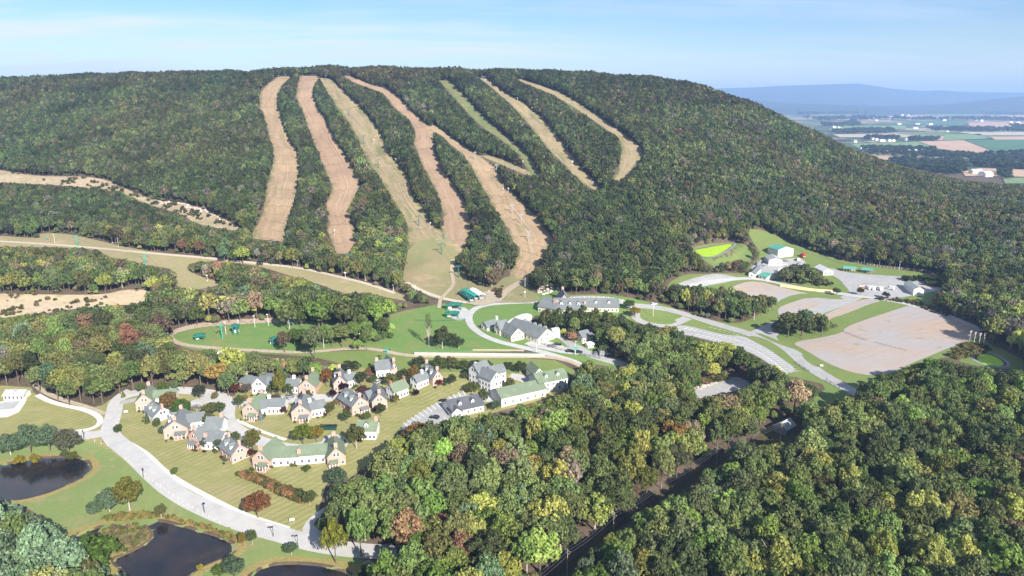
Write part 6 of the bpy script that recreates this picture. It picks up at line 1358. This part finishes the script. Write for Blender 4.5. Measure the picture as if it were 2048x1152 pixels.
for x, y in [(1804,231),(1816,231),(1808,222),(1840,219),(1870,226),(1888,213),(1910,226),(1950,241),(1962,243),(2010,219),(2035,247),(1740,239),(1752,242),(1806,239),(1888,242),(1920,316),(1950,317),(1975,309),(1912,307),(2020,246),(1630,236),(1655,238),(1780,238),(1848,223),(1895,264),(1860,309)]:
    farh(x, y, 'fh4' if y < 260 else 'fh5', (26, 18, 9, 6) if y < 260 else (12, 9, 5, 3.5), 'pale building scattered among the fields of the plain' if y < 260 else 'white house among the nearer woods of the plain', 'scattered buildings far on the plain' if y < 260 else 'scattered houses nearer on the plain', 'building')
def hills(name, prof, D, depth, seed, lab, col):
    xs = np.linspace(-600, 2700, 330); sk = np.interp(xs, [p[0] for p in prof], [p[1] for p in prof]); g = np.random.default_rng(seed)
    V = []; nr = 26
    X = (xs-W/2)/F*D/(CP+(HH/2-sk)/F*SP); t = D/(CP+(HH/2-sk)/F*SP); zc = CAMZ+t*(-SP+(HH/2-sk)/F*CP)
    for r in range(nr):
        f = r/(nr-1); y = D-depth+2*depth*f; k = math.sin(math.pi*f)**1.1
        rid = 1+.30*np.sin(X/420+f*5+seed)*np.sin(X/1300+2*f)*(1-k)+.20*np.sin(X/190-f*9)*(1-k)
        for i in range(len(xs)): V.append((X[i]*(y/D), y, -14+(zc[i]+14)*k*rid[i]))
    n = len(xs); Fc = np.array([(r*n+i, r*n+i+1, r*n+n+i+1, r*n+n+i) for r in range(nr-1) for i in range(n-1)])
    M[name] = ground_mat(name, col, tuple(.6*x for x in col), tuple(1.3*x for x in col), .0012, .012, bd=1)
    struct(mesh_obj('hills', np.array(V), Fc, name, smooth=True), lab)
hills('hill_far', [(-600,186),(1000,186),(1380,181),(1440,177),(1500,175),(1560,172),(1620,170),(1680,168),(1715,167),(1750,172),(1790,178),(1850,182),(1880,180),(1910,183),(1960,184),(2048,185),(2700,186)], 15500, 3800, 1, 'long blue mountain on the horizon', (.05,.075,.04))
hills('hill_near', [(-600,230),(1300,226),(1420,205),(1500,200),(1600,207),(1700,210),(1800,213),(1900,208),(1970,200),(2048,192),(2300,188),(2700,190)], 10500, 2300, 4, 'lower blue foothills before the horizon mountain', (.045,.07,.035))
# ------------------------------------------------------------------ light, air, sky
SUN_AZ = math.atan2(.40, -.92); EL = R(31)
sd = np.array([.50*math.cos(EL), -.866*math.cos(EL), math.sin(EL)])
sun = bpy.data.lights.new('sun', 'SUN'); sun.energy = 4.6; sun.angle = R(.53); sun.color = (1, .945, .86)
so = bpy.data.objects.new('sun', sun); COL.objects.link(so); so.rotation_euler = Vector(sd).to_track_quat('Z', 'Y').to_euler()
wd = bpy.data.worlds.new('World'); SC.world = wd; wd.use_nodes = True
nt = wd.node_tree; nt.nodes.clear()
out = N(nt, 'ShaderNodeOutputWorld'); bg = N(nt, 'ShaderNodeBackground'); L(nt, bg.outputs[0], out.inputs[0])
sky = N(nt, 'ShaderNodeTexSky'); sky.sky_type = 'NISHITA'; sky.sun_disc = False; sky.sun_elevation = EL
sky.sun_rotation = math.atan2(sd[0], sd[1]); sky.altitude = 300; sky.air_density = 1.0; sky.dust_density = .6; sky.ozone_density = 1.6
tc = N(nt, 'ShaderNodeTexCoord'); sx = N(nt, 'ShaderNodeSeparateXYZ'); L(nt, tc.outputs['Generated'], sx.inputs[0])
az = N(nt, 'ShaderNodeMath', operation='ADD'); L(nt, sx.outputs[2], az.inputs[0]); az.inputs[1].default_value = .12
dv = N(nt, 'ShaderNodeVectorMath', operation='DIVIDE'); L(nt, tc.outputs['Generated'], dv.inputs[0])
cb = N(nt, 'ShaderNodeCombineXYZ')
for i in range(3): L(nt, az.outputs[0], cb.inputs[i])
L(nt, cb.outputs[0], dv.inputs[1])
f1 = noise(nt, 1.1, 7, .62, vec=dv.outputs[0], stretch=(.55, 1.9, .3, -.35))
f2 = noise(nt, .45, 3, .5, vec=dv.outputs[0], stretch=(.8, 1, .3, .4))
a = mask(nt, f1, .40, .64); b_ = mask(nt, f2, .34, .56)
mu = N(nt, 'ShaderNodeMath', operation='MULTIPLY'); L(nt, a, mu.inputs[0]); L(nt, b_, mu.inputs[1])
lf = N(nt, 'ShaderNodeMapRange'); L(nt, sx.outputs[0], lf.inputs[0]); lf.inputs[1].default_value = .35; lf.inputs[2].default_value = -.45; lf.inputs[3].default_value = .35; lf.inputs[4].default_value = 1.5
mu2 = N(nt, 'ShaderNodeMath', operation='MULTIPLY'); L(nt, mu.outputs[0], mu2.inputs[0]); L(nt, lf.outputs[0], mu2.inputs[1]); mu2.use_clamp = True
tz = mix(nt, mask(nt, sx.outputs[2], .015, .13), (1.08, 1.08, 1.04), (.66, .88, 1.12))
skb = mix(nt, 1.0, sky.outputs[0], tz, 'MULTIPLY')
col = mix(nt, mu2.outputs[0], skb, (7.6, 8.0, 8.5))
L(nt, col, bg.inputs[0]); bg.inputs[1].default_value = .06
hz = MB(); hz.box((0, 5500, 235), (56000, 28400, 560)); 
h = hz.build('haze', M['paint']); hm = bpy.data.materials.new('haze_air'); hm.use_nodes = True; nt = hm.node_tree; nt.nodes.clear()
o_ = N(nt, 'ShaderNodeOutputMaterial'); pv = N(nt, 'ShaderNodeVolumePrincipled'); L(nt, pv.outputs[0], o_.inputs['Volume'])
pv.inputs['Color'].default_value = (.38, .58, 1.0, 1); pv.inputs['Density'].default_value = 9.0e-5; pv.inputs['Anisotropy'].default_value = .0
h.data.materials.clear(); h.data.materials.append(hm); tag(h, 'thin blue air between the camera and the far hills', 'haze', kind='stuff')
vs = SC.view_settings; vs.view_transform = 'Standard'; vs.look = 'None'; vs.exposure = 1.1; vs.gamma = 1; vs.use_curve_mapping = False
SC.cycles.use_denoising = True; SC.cycles.max_bounces = 6; SC.cycles.diffuse_bounces = 3; SC.cycles.transparent_max_bounces = 4; SC.cycles.volume_bounces = 1
